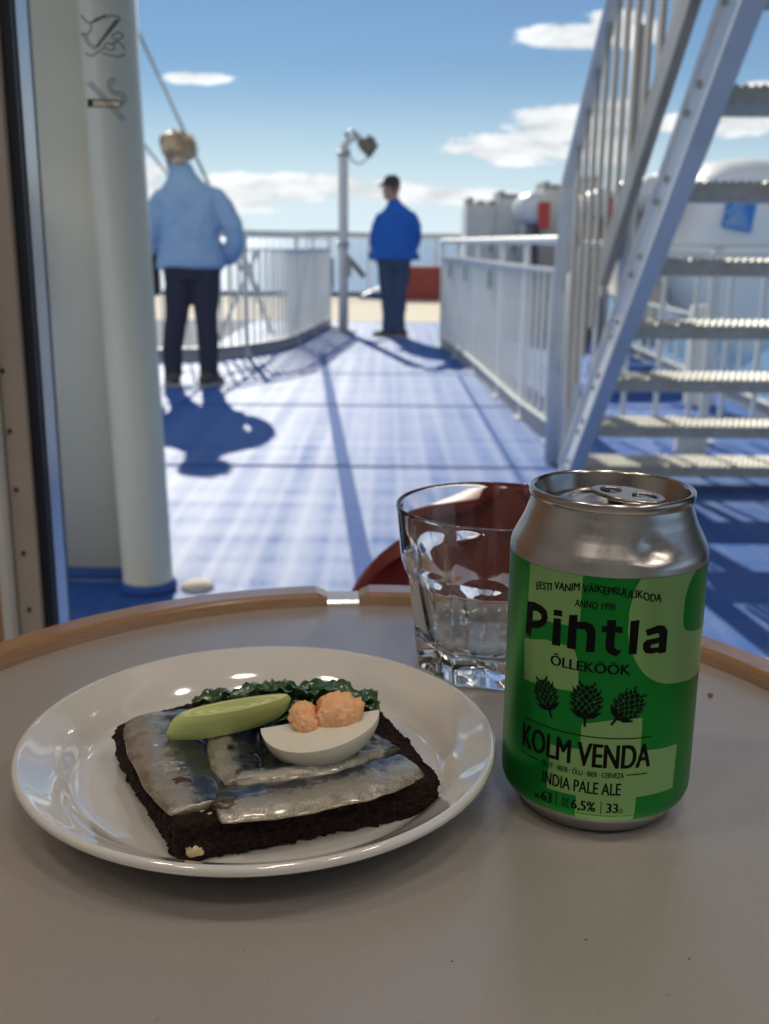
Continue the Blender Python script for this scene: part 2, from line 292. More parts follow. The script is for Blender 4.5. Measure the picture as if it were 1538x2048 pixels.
def tube(bm, pts, rad, n=10, caps=True, flat=1.0):
    pts = [Vector(q) for q in pts]; rings = []; prev = None
    for i, q in enumerate(pts):
        d = (pts[min(i+1, len(pts)-1)] - pts[max(i-1, 0)]).normalized()
        if prev is None:
            s = d.cross(Vector((0, 0, 1)))
            if s.length < 1e-3: s = d.cross(Vector((0, 1, 0)))
        else: s = prev - d*prev.dot(d)
        s.normalize(); prev = s; u = s.cross(d)
        r_ = rad[i] if isinstance(rad, (list, tuple)) else rad
        rings.append([bm.verts.new(q + s*math.cos(a)*r_ + u*math.sin(a)*r_*flat) for a in [2*PI*k/n for k in range(n)]])
    for a, b_ in zip(rings, rings[1:]):
        for k in range(n): bm.faces.new((a[k], a[(k+1) % n], b_[(k+1) % n], b_[k]))
    if caps: bm.faces.new(rings[0][::-1]); bm.faces.new(rings[-1])
    return rings
def lathe(bm, prof, n=64, c=(0, 0), closed=False):
    rings = []
    for r_, z in prof:
        if r_ <= 1e-7: rings.append([bm.verts.new((c[0], c[1], z))])
        else: rings.append([bm.verts.new((c[0]+r_*math.sin(2*PI*k/n), c[1]-r_*math.cos(2*PI*k/n), z)) for k in range(n)])
    pairs = list(zip(rings, rings[1:]))
    if closed: pairs.append((rings[-1], rings[0]))
    for a, b_ in pairs:
        for k in range(n):
            q = (k+1) % n
            if len(a) == 1 and len(b_) == 1: continue
            if len(a) == 1: bm.faces.new((a[0], b_[q], b_[k]))
            elif len(b_) == 1: bm.faces.new((a[k], a[q], b_[0]))
            else: bm.faces.new((a[k], a[q], b_[q], b_[k]))
def loft(bm, rings, caps=True):
    R = [[bm.verts.new(q) for q in r_] for r_ in rings]; n = len(R[0])
    for a, b_ in zip(R, R[1:]):
        for k in range(n): bm.faces.new((a[k], a[(k+1) % n], b_[(k+1) % n], b_[k]))
    if caps: bm.faces.new(R[0][::-1]); bm.faces.new(R[-1])
def ell(cx, cy, z, rx, ry, n=24, pw=1.0):
    out = []
    for k in range(n):
        a = 2*PI*k/n; c_, s_ = math.cos(a), math.sin(a)
        out.append(Vector((cx + rx*math.copysign(abs(c_)**pw, c_), cy + ry*math.copysign(abs(s_)**pw, s_), z)))
    return out
def finish(bm, name, m, parent=None, smooth=False, bevel=0.0, seg=2, loc=None):
    if bevel: bmesh.ops.bevel(bm, geom=bm.edges[:], offset=bevel, segments=seg, affect='EDGES', profile=.5, clamp_overlap=True)
    bmesh.ops.recalc_face_normals(bm, faces=bm.faces)
    me = bpy.data.meshes.new(name); bm.to_mesh(me); bm.free()
    if smooth:
        for q in me.polygons: q.use_smooth = True
    for mm in (m if isinstance(m, list) else [m]): me.materials.append(mm)
    return obj(name, me, parent, loc)
def obj(name, me, parent=None, loc=None, rot=None):
    o = bpy.data.objects.new(name, me); COL.objects.link(o)
    if parent: o.parent = parent
    if loc is not None: o.location = loc
    if rot is not None: o.rotation_euler = rot
    return o
def autosmooth(o, ang=35):
    me = o.data
    for q in me.polygons: q.use_smooth = True
    me.set_sharp_from_angle(angle=R_(ang))
    return o
def thing(name, label, cat, loc=(0, 0, 0), group=None):
    o = bpy.data.objects.new(name, None); COL.objects.link(o); o.location = loc; o.empty_display_size = .05
    o['label'] = label; o['category'] = cat
    if group: o['group'] = group
    return o
def tag(o, label, cat, group=None):
    o['label'] = label; o['category'] = cat
    if group: o['group'] = group
    return o
def struct(o): o['kind'] = 'structure'; return o
def mods(o, *ms):
    for typ, k in ms:
        md = o.modifiers.new(typ.lower(), typ)
        for a, b_ in k.items(): setattr(md, a, b_)
    return o
def catmull(pts, n=8):
    pts = [Vector(q) for q in pts]; P_ = [2*pts[0]-pts[1]] + pts + [2*pts[-1]-pts[-2]]; out = []
    for i in range(1, len(P_)-2):
        for k in range(n):
            s = k/n; a, b_, c_, d = P_[i-1], P_[i], P_[i+1], P_[i+2]
            out.append(.5*((2*b_)+(c_-a)*s+(2*a-5*b_+4*c_-d)*s*s+(3*b_-a-3*c_+d)*s**3))
    out.append(pts[-1]); return out

# ------------------------------------------------------------------ setting: sea, shore, deck
bm = new(); G = 40000
# the ship sits slightly trimmed, so the sea plane is tilted against the deck
for (i, j) in ((-1, -1), (1, -1), (1, 1), (-1, 1)): bm.verts.new((i*G, j*G, -15 + .0075*j*G - .0012*i*G))
bm.faces.new(bm.verts[:]) if False else bm.faces.new([v for v in bm.verts])
struct(finish(bm, 'sea', M['sea']))
bm = new()
rows = []
for i in range(161):
    a = R_(-40 + i*.5); hgt = 26 + 30*max(0, noise.noise(Vector((i*.13, 3.1, 0)))+.25) + 5*noise.noise(Vector((i*.9, 0, 0)))
    if -20 < -40+i*.5 < -2: hgt += 10
    d0 = 15000; x, y = d0*math.sin(a), d0*math.cos(a); zb = -15 + .0075*y - .0012*x
    x2, y2 = 1.05*x, 1.05*y
    rows.append([bm.verts.new((x, y, zb-5)), bm.verts.new((x*1.01, y*1.01, zb+hgt+5)), bm.verts.new((x2, y2, zb-2))])
for a, b_ in zip(rows, rows[1:]):
    for k in range(2): bm.faces.new((a[k], b_[k], b_[k+1], a[k+1]))
struct(finish(bm, 'far_shore', M['shore'])); 

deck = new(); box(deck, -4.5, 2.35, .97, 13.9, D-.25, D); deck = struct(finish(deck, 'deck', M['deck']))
bm = new(); box(bm, -9, 3.2, 13.903, 20.5, D-.25, D+.004); aft = struct(finish(bm, 'cream_deck', M['cream']))
bm = new(); box(bm, -4.4, -1.72, 9.6, 13.85, D-.01, D+.006); struct(finish(bm, 'grey_deck', M['greydeck']))
# raised weld seams of the deck plating
def seam(a, b_, w_):
    bm = new(); beam(bm, (a[0], a[1], D+.0015), (b_[0], b_[1], D+.0015), w_, .005); return finish(bm, 'seam', M['seam'], deck)
seam((-.02, 2.6), (-.585, 9.75), .065)
for y_ in (4.73, 6.6, 8.28): seam((-1.6, y_), (1.9, y_+.02), .035)
for x_ in (-1.25, .62): seam((x_, 1.2), (x_-.05, 8.2), .03)

# ------------------------------------------------------------------ roof, window wall, interior
def plain(name, x0, x1, y0, y1, z0, z1, m, parent=None, bevel=0.0, kind=True):
    bm = new(); box(bm, x0, x1, y0, y1, z0, z1); o = finish(bm, name, m, parent, bevel=bevel)
    if kind and not parent: struct(o)
    return o
plain('overhang_roof', -3.2, 2.72, .9, 3.68, 1.72, 1.86, M['white'])
plain('ceiling', -1.9, 2.6, -1.3, .899, 1.62, 1.75, M['wallin'])
M['lamp'] = mat('lit_lamp_lens', (.9, .8, .65), .4, 0, .5, Emission_Strength=1.0)
P(M['lamp']).inputs['Emission Color'].default_value = (1.0, .86, .72, 1); P(M['lamp']).inputs['Emission Strength'].default_value = 24
for k, (x_, y_) in enumerate(((-.75, .10), (.15, .0), (.95, .12), (-.75, -.75), (.15, -.8), (1.0, -.7))):
    t_ = thing('ceiling_lamp', ('near left', 'near middle', 'near right', 'rear left', 'rear middle', 'rear right')[k]+' lit round downlight in the saloon ceiling', 'ceiling lamp', (x_, y_, 1.62), 'round downlights in the saloon ceiling')
    bm = bmesh.new(); lathe(bm, [(.105, -.001), (.105, -.012), (.12, -.014), (.13, -.001)], 32, closed=True); finish(bm, 'ring', M['alu'], t_, True)
    bm = bmesh.new(); lathe(bm, [(0, -.007), (.104, -.007)], 32); finish(bm, 'lens', M['lamp'], t_)
plain('floor', -1.9, 2.6, -2.2, .969, D-.2, D-.02, M['greydeck'])
plain('back_wall', -1.9, 2.6, -2.30, -2.201, D-.02, 1.62, M['wallin'])
plain('left_wall', -2.02, -1.901, -2.30, .90, D-.02, 1.62, M['wallin'])
plain('right_wall', 2.601, 2.72, -2.30, .90, D-.02, -.12, M['wallin'])
plain('right_wall', 2.601, 2.72, -2.30, .90, 1.30, 1.62, M['wallin'])
plain('right_wall', 2.601, 2.72, -2.30, -1.9, -.119, 1.299, M['wallin'])
plain('right_wall', 2.601, 2.72, .62, .90, -.119, 1.299, M['wallin'])
sw_ = plain('side_window', 2.655, 2.665, -1.899, .619, -.119, 1.299, M['pane'], kind=False); tag(sw_, 'wide side window pane of the saloon, to the right of the table', 'window')
plain('rear_ceiling', -1.9, 2.6, -2.3, -1.301, 1.62, 1.75, M['wallin'])
plain('superstructure', -8, 2.72, .2, .899, 1.861, 8.0, M['white'])
plain('superstructure', -8, -2.021, .2, .969, D-.3, 1.719, M['white'])
ww = thing('window_wall', 'white panelled wall around the large window, behind the table', 'wall', (0, 0, 0))
plain('lower_panel', -1.9, 2.6, .90, .969, D-.019, -.24, M['wallin'], ww)
plain('upper_panel', -1.9, 2.6, .90, .969, 1.12, 1.619, M['wallin'], ww)
plain('side_panel', -1.9, -.3395, .905, .965, -.239, 1.119, M['woodpanel'], ww)
plain('side_panel', 2.05, 2.6, .905, .965, -.239, 1.119, M['wallin'], ww)
wf = thing('window', 'large window in a grey-brown metal frame with black-blue rubber gasket, left of the deck view', 'window', (0, 0, 0))
plain('frame', -.3305, -.3105, .897, .970, -.239, 1.119, M['frame'], wf, .002)
plain('frame', 2.0, 2.049, .895, .970, -.239, 1.119, M['frame'], wf, .002)
plain('frame', -.3095, 1.999, .90, .970, -.2385, -.20, M['frame'], wf, .002)
plain('frame', -.3095, 1.999, .90, .970, 1.08, 1.118, M['frame'], wf, .002)
plain('reveal_board', -.3390, -.3315, .88, .964, -.239, 1.119, M['wallin'], wf, .001)
plain('gasket', -.3100, -.3012, .905, .944, -.199, 1.079, M['rubber'], wf, .002)
plain('gasket', -.3090, -.3040, .9525, .967, -.199, 1.079, M['rubber'], wf, .002)
plain('highlight_strip', -.3010, -.2997, .915, .9440, -.199, 1.079, M['alu'], wf, .0005)  # glossy strip added along the gasket to stand in for the sky reflection
plain('glass_pane', -.3095, 1.999, .9455, .9515, -.199, 1.079, M['pane'], wf)
for q in ((-.327, .085), (-.3250, .033), (-.3232, -.019), (-.3212, -.077), (-.3200, -.130), (-.3285, .142), (-.3295, .2)):
    bm = new(); lathe(bm, [(0, .0022), (.0009, .0022), (.0017, .0013), (.0020, 0)], 14)
    bmesh.ops.rotate(bm, verts=bm.verts, cent=(0, 0, 0), matrix=Matrix.Rotation(PI/2, 3, 'X'))
    finish(bm, 'screw', M['decal2'], wf, True, loc=(q[0], .8965, q[1]))

# printed pictograms on the pane
def strokes(name, lines, m, parent=None, rad=.00055, y=.9445):
    bm = new()
    for ln in lines:
        pts = catmull([(a, y, b_) for a, b_ in ln], 5) if len(ln) > 2 else [Vector((a, y, b_)) for a, b_ in ln]
        tube(bm, pts, rad, 6)
    o = finish(bm, name, m, parent, True)
    return o
sg = thing('no_smoking_sticker', 'grey outline sticker of a crossed-out cigarette with curling smoke on the pane', 'sticker', (0, 0, 0), 'outline stickers on the window pane')
strokes('slash', [[(-.2531, .3218), (-.2259, .292)], [(-.2504, .3226), (-.2231, .2931)]], M['decal'], sg)
strokes('cigarette', [[(-.2539, .3085), (-.2266, .308)], [(-.2261, .3026), (-.2543, .303)], [(-.2266, .308), (-.2261, .3026)]], M['decal'], sg, .0006)
bm = new(); box(bm, -.2540, -.2497, .9441, .9452, .3032, .3084); finish(bm, 'filter_tip', M['decal2'], sg)
bm = new(); box(bm, -.2496, -.2268, .9444, .9452, .3032, .3078); finish(bm, 'cigarette_body', mat('pale_grey_print', (.60, .60, .58), .6), sg)
strokes('smoke', [[(-.2288, .3245), (-.2333, .3252), (-.2363, .3209), (-.2346, .3159), (-.2317, .313), (-.2263, .3123), (-.2242, .3095), (-.2252, .3051)],
                  [(-.2297, .3224), (-.2323, .3227), (-.2336, .3202), (-.2316, .3152), (-.2255, .3145), (-.2218, .3116), (-.2219, .308), (-.2237, .3044)]], M['decal'], sg, .0005)
sg = thing('hand_sticker', 'grey outline sticker of a hand, sleeve and bar, above the crossed-out cigarette', 'sticker', (0, 0, 0), 'outline stickers on the window pane')
strokes('hand_outline', [[(-.2553, .3742), (-.2493, .3683), (-.2368, .3726), (-.2291, .374), (-.2232, .372), (-.2264, .3678), (-.2353, .3586), (-.245, .3493)],
                         [(-.2477, .3679), (-.2476, .3634), (-.2512, .3591), (-.255, .3605)]], M['decal'], sg, .0006)
strokes('sleeve', [[(-.2561, .3605), (-.2509, .3521), (-.2451, .3472)], [(-.2534, .3605), (-.2493, .3535), (-.2442, .349)]], M['decal'], sg, .0005)
strokes('bar', [[(-.2255, .3713), (-.2336, .3621), (-.2434, .35)]], M['decal'], sg, .0011)
strokes('knuckle', [[(-.2450+.0022*k, .3688+.0011*k), (-.2440+.0022*k, .3712+.0008*k)] for k in range(5)] + [[(-.246, .3690), (-.2365, .3732)]], M['decal2'], sg, .0008)
strokes('curl', [[(-.2536, .345), (-.2492, .3429), (-.2429, .3458), (-.2381, .3487), (-.2306, .3473), (-.2289, .3509), (-.2341, .3529), (-.2381, .3501)],
                 [(-.2308, .3572), (-.2284, .36), (-.223, .3608), (-.2216, .358), (-.2256, .3558), (-.2301, .3558)],
                 [(-.2319, .3516), (-.2264, .3537), (-.2227, .3516), (-.2206, .3481)], [(-.2399, .3451), (-.2308, .3431), (-.2247, .3424), (-.2208, .3446)]], M['decal'], sg, .0006)

# outside left: bulkhead sheet with the round corner pillar
bk = thing('bulkhead', 'pale painted steel bulkhead beside the round pillar, left edge of the view', 'bulkhead', (0, 0, 0))
bm = new()
path = [(-1.30, 3.35), (-1.12, 3.10), (-1.02, 3.045), (-.93, 3.035), (-.85, 3.03), (-.775, 3.035), (-.755, 3.06), (-.74, 3.3)]
pp = catmull([(a, b_, 0) for a, b_ in path], 5)
for z0, z1 in ((D+.045, 1.72),):
    v0 = [bm.verts.new((q.x, q.y, z0)) for q in pp]; v1 = [bm.verts.new((q.x, q.y, z1)) for q in pp]
    for i in range(len(pp)-1): bm.faces.new((v0[i], v0[i+1], v1[i+1], v1[i]))
o = finish(bm, 'plate', M['bulk'], bk, True); mods(o, ('SOLIDIFY', dict(thickness=.012)))
bm = new()
v0 = [bm.verts.new((q.x, q.y+.004, D+.002)) for q in pp]; v1 = [bm.verts.new((q.x, q.y+.004, D+.05)) for q in pp]
for i in range(len(pp)-1): bm.faces.new((v0[i], v0[i+1], v1[i+1], v1[i]))
o = finish(bm, 'skirting', M['seam'], bk, True); mods(o, ('SOLIDIFY', dict(thickness=.008)))
bm = new(); tube(bm, [(-1.0, 3.0, -.02), (-1.0, 2.985, .05), (-1.0, 2.985, .20), (-1.0, 3.0, .27)], .012, 10); finish(bm, 'handle', M['steel'], bk, True)
pl = thing('pillar', 'round pale steel pillar standing on the blue deck left of the woman', 'pillar', (-.697, 2.96, D))
bm = new()
rings = []
for z in [D+.028] + [D+.03+i*.25 for i in range(11)]:
    s_ = (z-D)/1.6; rings.append(ell(-.697-.0185*s_*1.9, 2.96, z, .0725, .0725, 40))
bm2 = bm; loft(bm, [[q - Vector((-.697, 2.96, D)) for q in r_] for r_ in rings]); o = finish(bm, 'shaft', M['bulk'], pl); autosmooth(o, 50)
bm = new(); lathe(bm, [(0, .003), (.083, .003), (.083, .02), (.074, .03), (0, .03)], 40); finish(bm, 'base_collar', M['seam'], pl, True)
bm = new(); lathe(bm, [(.09, 0), (.09, .008), (.075, .03), (.03, .045), (0, .047)], 32)
bmesh.ops.scale(bm, verts=bm.verts, vec=(.55, .55, .45)); o = finish(bm, 'deck_fitting', M['cream'], None, True, loc=(-.555, 2.97, D+.001)); tag(o, 'small cream dome fitting on the deck at the foot of the pillar', 'fitting')

# ------------------------------------------------------------------ railings
def share(o, parent, name, loc, rotz=0, scale=None):
    c_ = bpy.data.objects.new(name, o.data); COL.objects.link(c_); c_.parent = parent; c_.location = loc; c_.rotation_euler = (0, 0, rotz)
    if scale: c_.scale = scale
    return c_
def railing(root, path, posts, top=1.055, mid=.93, spacing=.105, toe=.10, pick=(.012, .022), rr=.021, mt=None, toe_m=None, postw=.045):
    mt = mt or M['white']
    pts = catmull([(a, b_, D) for a, b_ in path], 10) if len(path) > 2 else [Vector((*path[0], D)), Vector((*path[1], D))]
    bm = new(); tube(bm, [q+Vector((0, 0, top)) for q in pts], rr, 10); finish(bm, 'top_rail', mt, root, True)
    if mid:
        bm = new()
        for a, b_ in zip(pts, pts[1:]): beam(bm, a+Vector((0, 0, mid)), b_+Vector((0, 0, mid)), .05, .018)
        finish(bm, 'mid_rail', mt, root)
    if toe:
        bm = new()
        for a, b_ in zip(pts, pts[1:]): beam(bm, a+Vector((0, 0, toe/2+.002)), b_+Vector((0, 0, toe/2+.002)), .012, toe)
        finish(bm, 'toe_board', toe_m or M['grey'], root)
        bm = new()
        for a, b_ in zip(pts, pts[1:]): beam(bm, a+Vector((0, 0, toe+.006)), b_+Vector((0, 0, toe+.006)), .06, .009)
        finish(bm, 'toe_flange', mt, root)
    seg = [(b_-a).length for a, b_ in zip(pts, pts[1:])]; tot = sum(seg)
    def at(s):
        for a, b_, l_ in zip(pts, pts[1:], seg):
            if s <= l_: return a.lerp(b_, s/l_), math.atan2((b_-a).y, (b_-a).x)
            s -= l_
        return pts[-1], math.atan2((pts[-1]-pts[-2]).y, (pts[-1]-pts[-2]).x)
    first = None; n = int(tot/spacing); z0 = toe+.011 if toe else .02; z1 = (mid or top) - .01
    for i in range(n):
        q, an = at((i+.5)*tot/n)
        if first is None:
            bm = new(); box(bm, -pick[0]/2, pick[0]/2, -pick[1]/2, pick[1]/2, z0, z1); first = finish(bm, 'picket', mt, root, loc=q); first.rotation_euler = (0, 0, an)
        else: share(first, root, 'picket', q, an)
    fp = None
    for s in posts:
        q, an = at(s*tot)
        if fp is None:
            bm = new(); box(bm, -postw/2, postw/2, -.0125, .0125, .001, top-rr*.6); box(bm, -.06, .06, -.04, .04, .001, .011)
            fp = finish(bm, 'post', mt, root, loc=q); fp.rotation_euler = (0, 0, an)
        else: share(fp, root, 'post', q, an)
r1 = thing('left_railing'.replace('left_', 'curved_'), 'curved white picket railing behind the woman, ending at the lamp pole', 'railing')
railing(r1, [(-3.4, 8.75), (-2.6, 8.85), (-1.9, 9.02), (-1.5, 9.22), (-1.18, 9.65), (-.954, 10.34), (-.80, 11.9), (-.69, 13.0)], (.02, .20, .40, .62, .80, 1.0))
# diagonal braces of the curved railing (their shadows cross the deck)
for a, b_ in (((-1.49, 9.24), (-1.16, 9.72)), ((-.93, 10.45), (-.86, 11.4))):
    bm = new(); beam(bm, (a[0], a[1], D+.12), (b_[0], b_[1], D+.92), .014, .03); finish(bm, 'brace', M['white'], r1)
r2 = thing('panel_railing', 'long white picket railing running back along the right side of the walkway', 'railing')
railing(r2, [(.545, 10.6), (.63, 9.56), (.705, 8.26), (.762, 6.93), (.80, 6.1), (.865, 5.3)], (.005, .2, .43, .67, .84, .985), top=1.02, mid=.875, spacing=.15, toe=.105, pick=(.022, .018), rr=.024, postw=.07)
# solid end panel and two small notices on it
bm = new(); beam(bm, (.552, 10.55, D+.50), (.575, 10.2, D+.50), .01, .74); finish(bm, 'end_panel', M['white'], r2)
for (x_, y_, m_) in ((.597, 9.86, 'greydk'), (.668, 8.86, 'grn'), (.735, 7.45, 'grn')):
    if m_ == 'grn' and 'grn' not in M: M['grn'] = mat('green_notice', (.10, .30, .22), .6)
    bm = new(); box(bm, -.012, .002, -.05, .05, .70, .83); o = finish(bm, 'notice', M[m_], r2, loc=(x_-.022, y_, D))
r3 = thing('stern_railing', 'far white picket railing along the deck edge against the sea', 'railing')
railing(r3, [(-9, 20.3), (3.1, 20.3)], (.05, .2, .35, .5, .62, .715, .82, .95), top=1.11, mid=None, spacing=.125, toe=.09, rr=.025, toe_m=M['seam'])
r4 = thing('side_railing', 'white railing along the ship side seen between the stair treads', 'railing')
railing(r4, [(.98, 5.42), (2.33, 5.42)], (.0, .5, 1.0), top=1.0, mid=.955, spacing=.155, toe=None, pick=(.022, .022), rr=.018)
r5 = thing('deck_edge_railing', 'plain white two-bar railing outboard of the long picket railing', 'railing')
railing(r5, [(2.3, 5.5), (2.32, 13.8)], (.0, .25, .5, .75, 1.0), top=1.0, mid=.5, spacing=.3, toe=.08, rr=.02)

# ------------------------------------------------------------------ lamp pole
lp = thing('lamp_pole', 'twin-tube steel lamp pole with hooked top and floodlight, beside the man', 'lamp post', (-.495, 12.3, D))
bm = new()
pts = [(0, 0, .002), (0, 0, 1.0), (0, 0, 1.95)] + [(.13-.13*math.cos(a), 0, 1.95+.17*math.sin(a)) for a in [PI*k/12*.9 for k in range(1, 13)]]
tube(bm, pts, [.056, .056, .052] + [.046-.016*min(1, k/4) for k in range(12)], 16); finish(bm, 'tube', M['white2'], lp, True)
for z in (.95, 1.93):
    bm = new(); lathe(bm, [(.063, z), (.072, z+.004), (.072, z+.05), (.063, z+.054)], 20, closed=True); finish(bm, 'collar', M['steel'], lp, True)
bm = new(); box(bm, -.15, .15, -.1, .1, .001, .018); finish(bm, 'foot_plate', M['grey'], lp)
bm = new(); tube(bm, [(.02, 0, 2.14), (.10, 0, 2.19), (.18, 0, 2.12)], .03, 10); finish(bm, 'bracket', M['steel'], lp, True)
fl = new(); lathe(fl, [(0, -.13), (.03, -.12), (.055, -.10), (.075, -.04), (.085, .03), (.088, .09), (.08, .09), (.0, .075)], 20)
bmesh.ops.rotate(fl, verts=fl.verts, cent=(0, 0, 0), matrix=Matrix.Rotation(R_(125), 3, 'Y'))
fl = finish(fl, 'floodlight', mat('brownish_lamp_housing', (.16, .13, .10), .45), lp, True, loc=(.27, 0, 2.03))
for k in range(5):
    bm = new(); box(bm, -.05, .05, -.004, .004, 0, .06); o = finish(bm, 'fin', M['greydk'], fl, loc=(.02+.0*k, -.06+.03*k, .05)); o.rotation_euler = (0, R_(35), 0)
bm = new(); tube(bm, [(.11+.105*math.sin(a)*1.0+.06, -.02, 1.98-.13*math.cos(a)+.0) for a in [R_(-100+15*k) for k in range(14)]], .009, 8); finish(bm, 'cable', M['greydk'], lp, True)
bm = new(); box(bm, -.02, .09, -.05, .05, .62, .86); finish(bm, 'junction_box', M['grey'], lp, bevel=.01)
bm = new(); beam(bm, (.08, 0, .80), (.24, 0, .62), .05, .06); finish(bm, 'hose_hook', M['greydk'], lp)

# ------------------------------------------------------------------ stays and small deck gear
bm = new(); tube(bm, [(-2.62, 10.0, D+3.68), (-1.182, 10.0, D+.52)], .015, 8); o = finish(bm, 'wire', M['steel'], None, True)
st = thing('long_stay', 'thick wire stay slanting down from top left behind the woman to the railing', 'cable', (0, 0, 0), 'slanting wire stays'); o.parent = st; 
bm = new(); beam(bm, (-1.30, 10.0, D+.78), (-1.40, 10.0, D+1.0), .05, .06); finish(bm, 'turnbuckle', M['white2'], st)
link = None
for k in range(9):
    f = k/9; a = Vector((-1.29, 9.97, D+.76)).lerp(Vector((-1.05, 9.97, D+.12)), f)
    bm = new(); ring = [(math.cos(q)*.020, 0, math.sin(q)*.040) for q in [2*PI*i/12 for i in range(13)]]; tube(bm, ring, .008, 6, caps=False)
    o = finish(bm, 'chain_link', M['steel'], st, True, loc=a); o.rotation_euler = (0, R_(-20), R_(90*(k % 2)+15))
st2 = thing('short_stay', 'lower thin wire stay reaching the left shoulder of the woman', 'cable', (0, 0, 0), 'slanting wire stays')
bm = new(); tube(bm, [(-2.55, 10.0, D+2.28), (-1.50, 10.0, D+.95)], .012, 8); finish(bm, 'wire', M['steel'], st2, True)
bm = new(); tube(bm, [(-1.50, 10.0, D+.95), (-1.3, 10.0, D+.70)], .02, 8); finish(bm, 'turnbuckle', M['steel'], st2, True)
eb = thing('electric_box', 'pair of grey electrical boxes hung behind the curved railing near the lamp pole', 'box', (-1.05, 13.4, D))
for k, (x_, w_) in enumerate(((0, .17), (.33, .13))):
    bm = new(); box(bm, x_-w_/2, x_+w_/2, -.06, .06, .42, .82); finish(bm, 'housing', M['grey'], eb, bevel=.01)
bm = new(); box(bm, -.02, .02, -.02, .02, 0, .42); box(bm, .31, .35, -.02, .02, 0, .42); finish(bm, 'bracket', M['grey'], eb)

# red ribbed container on the cream deck
rc = thing('red_container', 'low red ribbed steel container by the stern railing, right of the man', 'container', (.72, 19.55, D))
bm = new(); box(bm, -.62, .62, -.25, .35, .06, .60); finish(bm, 'body', M['redbox'], rc, bevel=.01)
for k in range(11):
    bm = new(); box(bm, -.028, .028, -.33, -.251, .08, .58); finish(bm, 'rib', M['redbox'], rc, loc=(-.56+.112*k, 0, 0))
bm = new(); box(bm, -.64, .64, -.30, .36, .004, .058); finish(bm, 'base_frame', M['redbox'], rc)
rp = thing('gangway_ramp', 'dark blue edged ramp plate lying before the stern railing, left of the man', 'ramp', (-.1, 19.6, D))
bm = new(); beam(bm, (-.35, .2, .05), (.28, .2, .34), .5, .03); finish(bm, 'ramp_plate', M['steel'], rp)
bm = new(); box(bm, -.4, .5, -.1, .0, .003, .06); finish(bm, 'ramp_kerb', M['seam'], rp)

# ------------------------------------------------------------------ lockers, life rafts, lifeboat
cab = [(1.12, 13.2, .36, 1.49), (1.42, 13.0, .26, 1.56), (1.68, 12.9, .26, 1.42), (1.93, 12.8, .30, 1.66), (2.24, 12.6, .34, 1.74)]
descs = ['leftmost and lowest grey steel locker in the row behind the long railing', 'second grey steel locker from the left with a notched top', 'short grey steel locker hidden behind the white life raft canister',
         'tall grey steel locker right of the white life raft canister', 'tallest grey steel locker, half hidden by the stair handrail']
for (x_, y_, w_, h_), ds in zip(cab, descs):
    t_ = thing('steel_locker', ds, 'locker', (x_, y_, D), 'grey steel lockers behind the railing')
    bm = new(); box(bm, -w_/2, w_/2, -.25, .6, .003, h_-.05); finish(bm, 'body', M['white2'], t_, bevel=.008)
    bm = new(); box(bm, -w_/2+.02, w_/2-.02, -.262, -.251, .15, h_-.12); finish(bm, 'door', M['white2'], t_, bevel=.003)
    bm = new(); box(bm, w_/2-.07, w_/2-.05, -.28, -.263, .9, 1.05); finish(bm, 'handle', M['greydk'], t_)
    for k in range(3):
        bm = new(); box(bm, -.035, .035, -.2, .5, h_-.049, h_+.01+.03*(k == 0)); finish(bm, 'cap_block', M['grey'], t_, loc=(-w_/2+.05+(w_-.1)*k/2, 0, 0))
def canister(x_, y_, z_, ds, r_=.17, ln=.9, rot=0):
    t_ = thing('life_raft_canister', ds, 'canister', (x_, y_, D), 'white life raft canisters')
    bm = new(); lathe(bm, [(0, -ln/2), (r_*.7, -ln/2), (r_*.95, -ln/2+.06), (r_, -ln/2+.12), (r_, -.03), (r_*1.05, -.02), (r_*1.05, .02), (r_, .03), (r_, ln/2-.12), (r_*.95, ln/2-.06), (r_*.7, ln/2), (0, ln/2)], 24)
    bmesh.ops.rotate(bm, verts=bm.verts, cent=(0, 0, 0), matrix=Matrix.Rotation(PI/2, 3, 'X'))
    bmesh.ops.rotate(bm, verts=bm.verts, cent=(0, 0, 0), matrix=Matrix.Rotation(rot, 3, 'Z')); finish(bm, 'shell', M['white'], t_, True, loc=(0, 0, z_))
    bm = new(); box(bm, .02, .14, -ln/2-.08, -ln/2-.01, z_-.22, z_+.06); finish(bm, 'red_release', M['redeq'], t_, bevel=.01)
    bm = new(); box(bm, -.12, -.07, -.3, .3, .003, z_-r_*.8); box(bm, .07, .12, -.3, .3, .003, z_-r_*.8); finish(bm, 'cradle', M['grey'], t_)
canister(1.60, 12.2, 1.38, 'white life raft canister with red release, between the grey lockers')
canister(2.17, 11.4, 1.40, 'white life raft canister with red release, nearest the stair handrail', .15)
canister(2.80, 11.6, 1.50, 'white life raft canister with red end seen between the two sloping stair bars', .2, 1.0, .5)

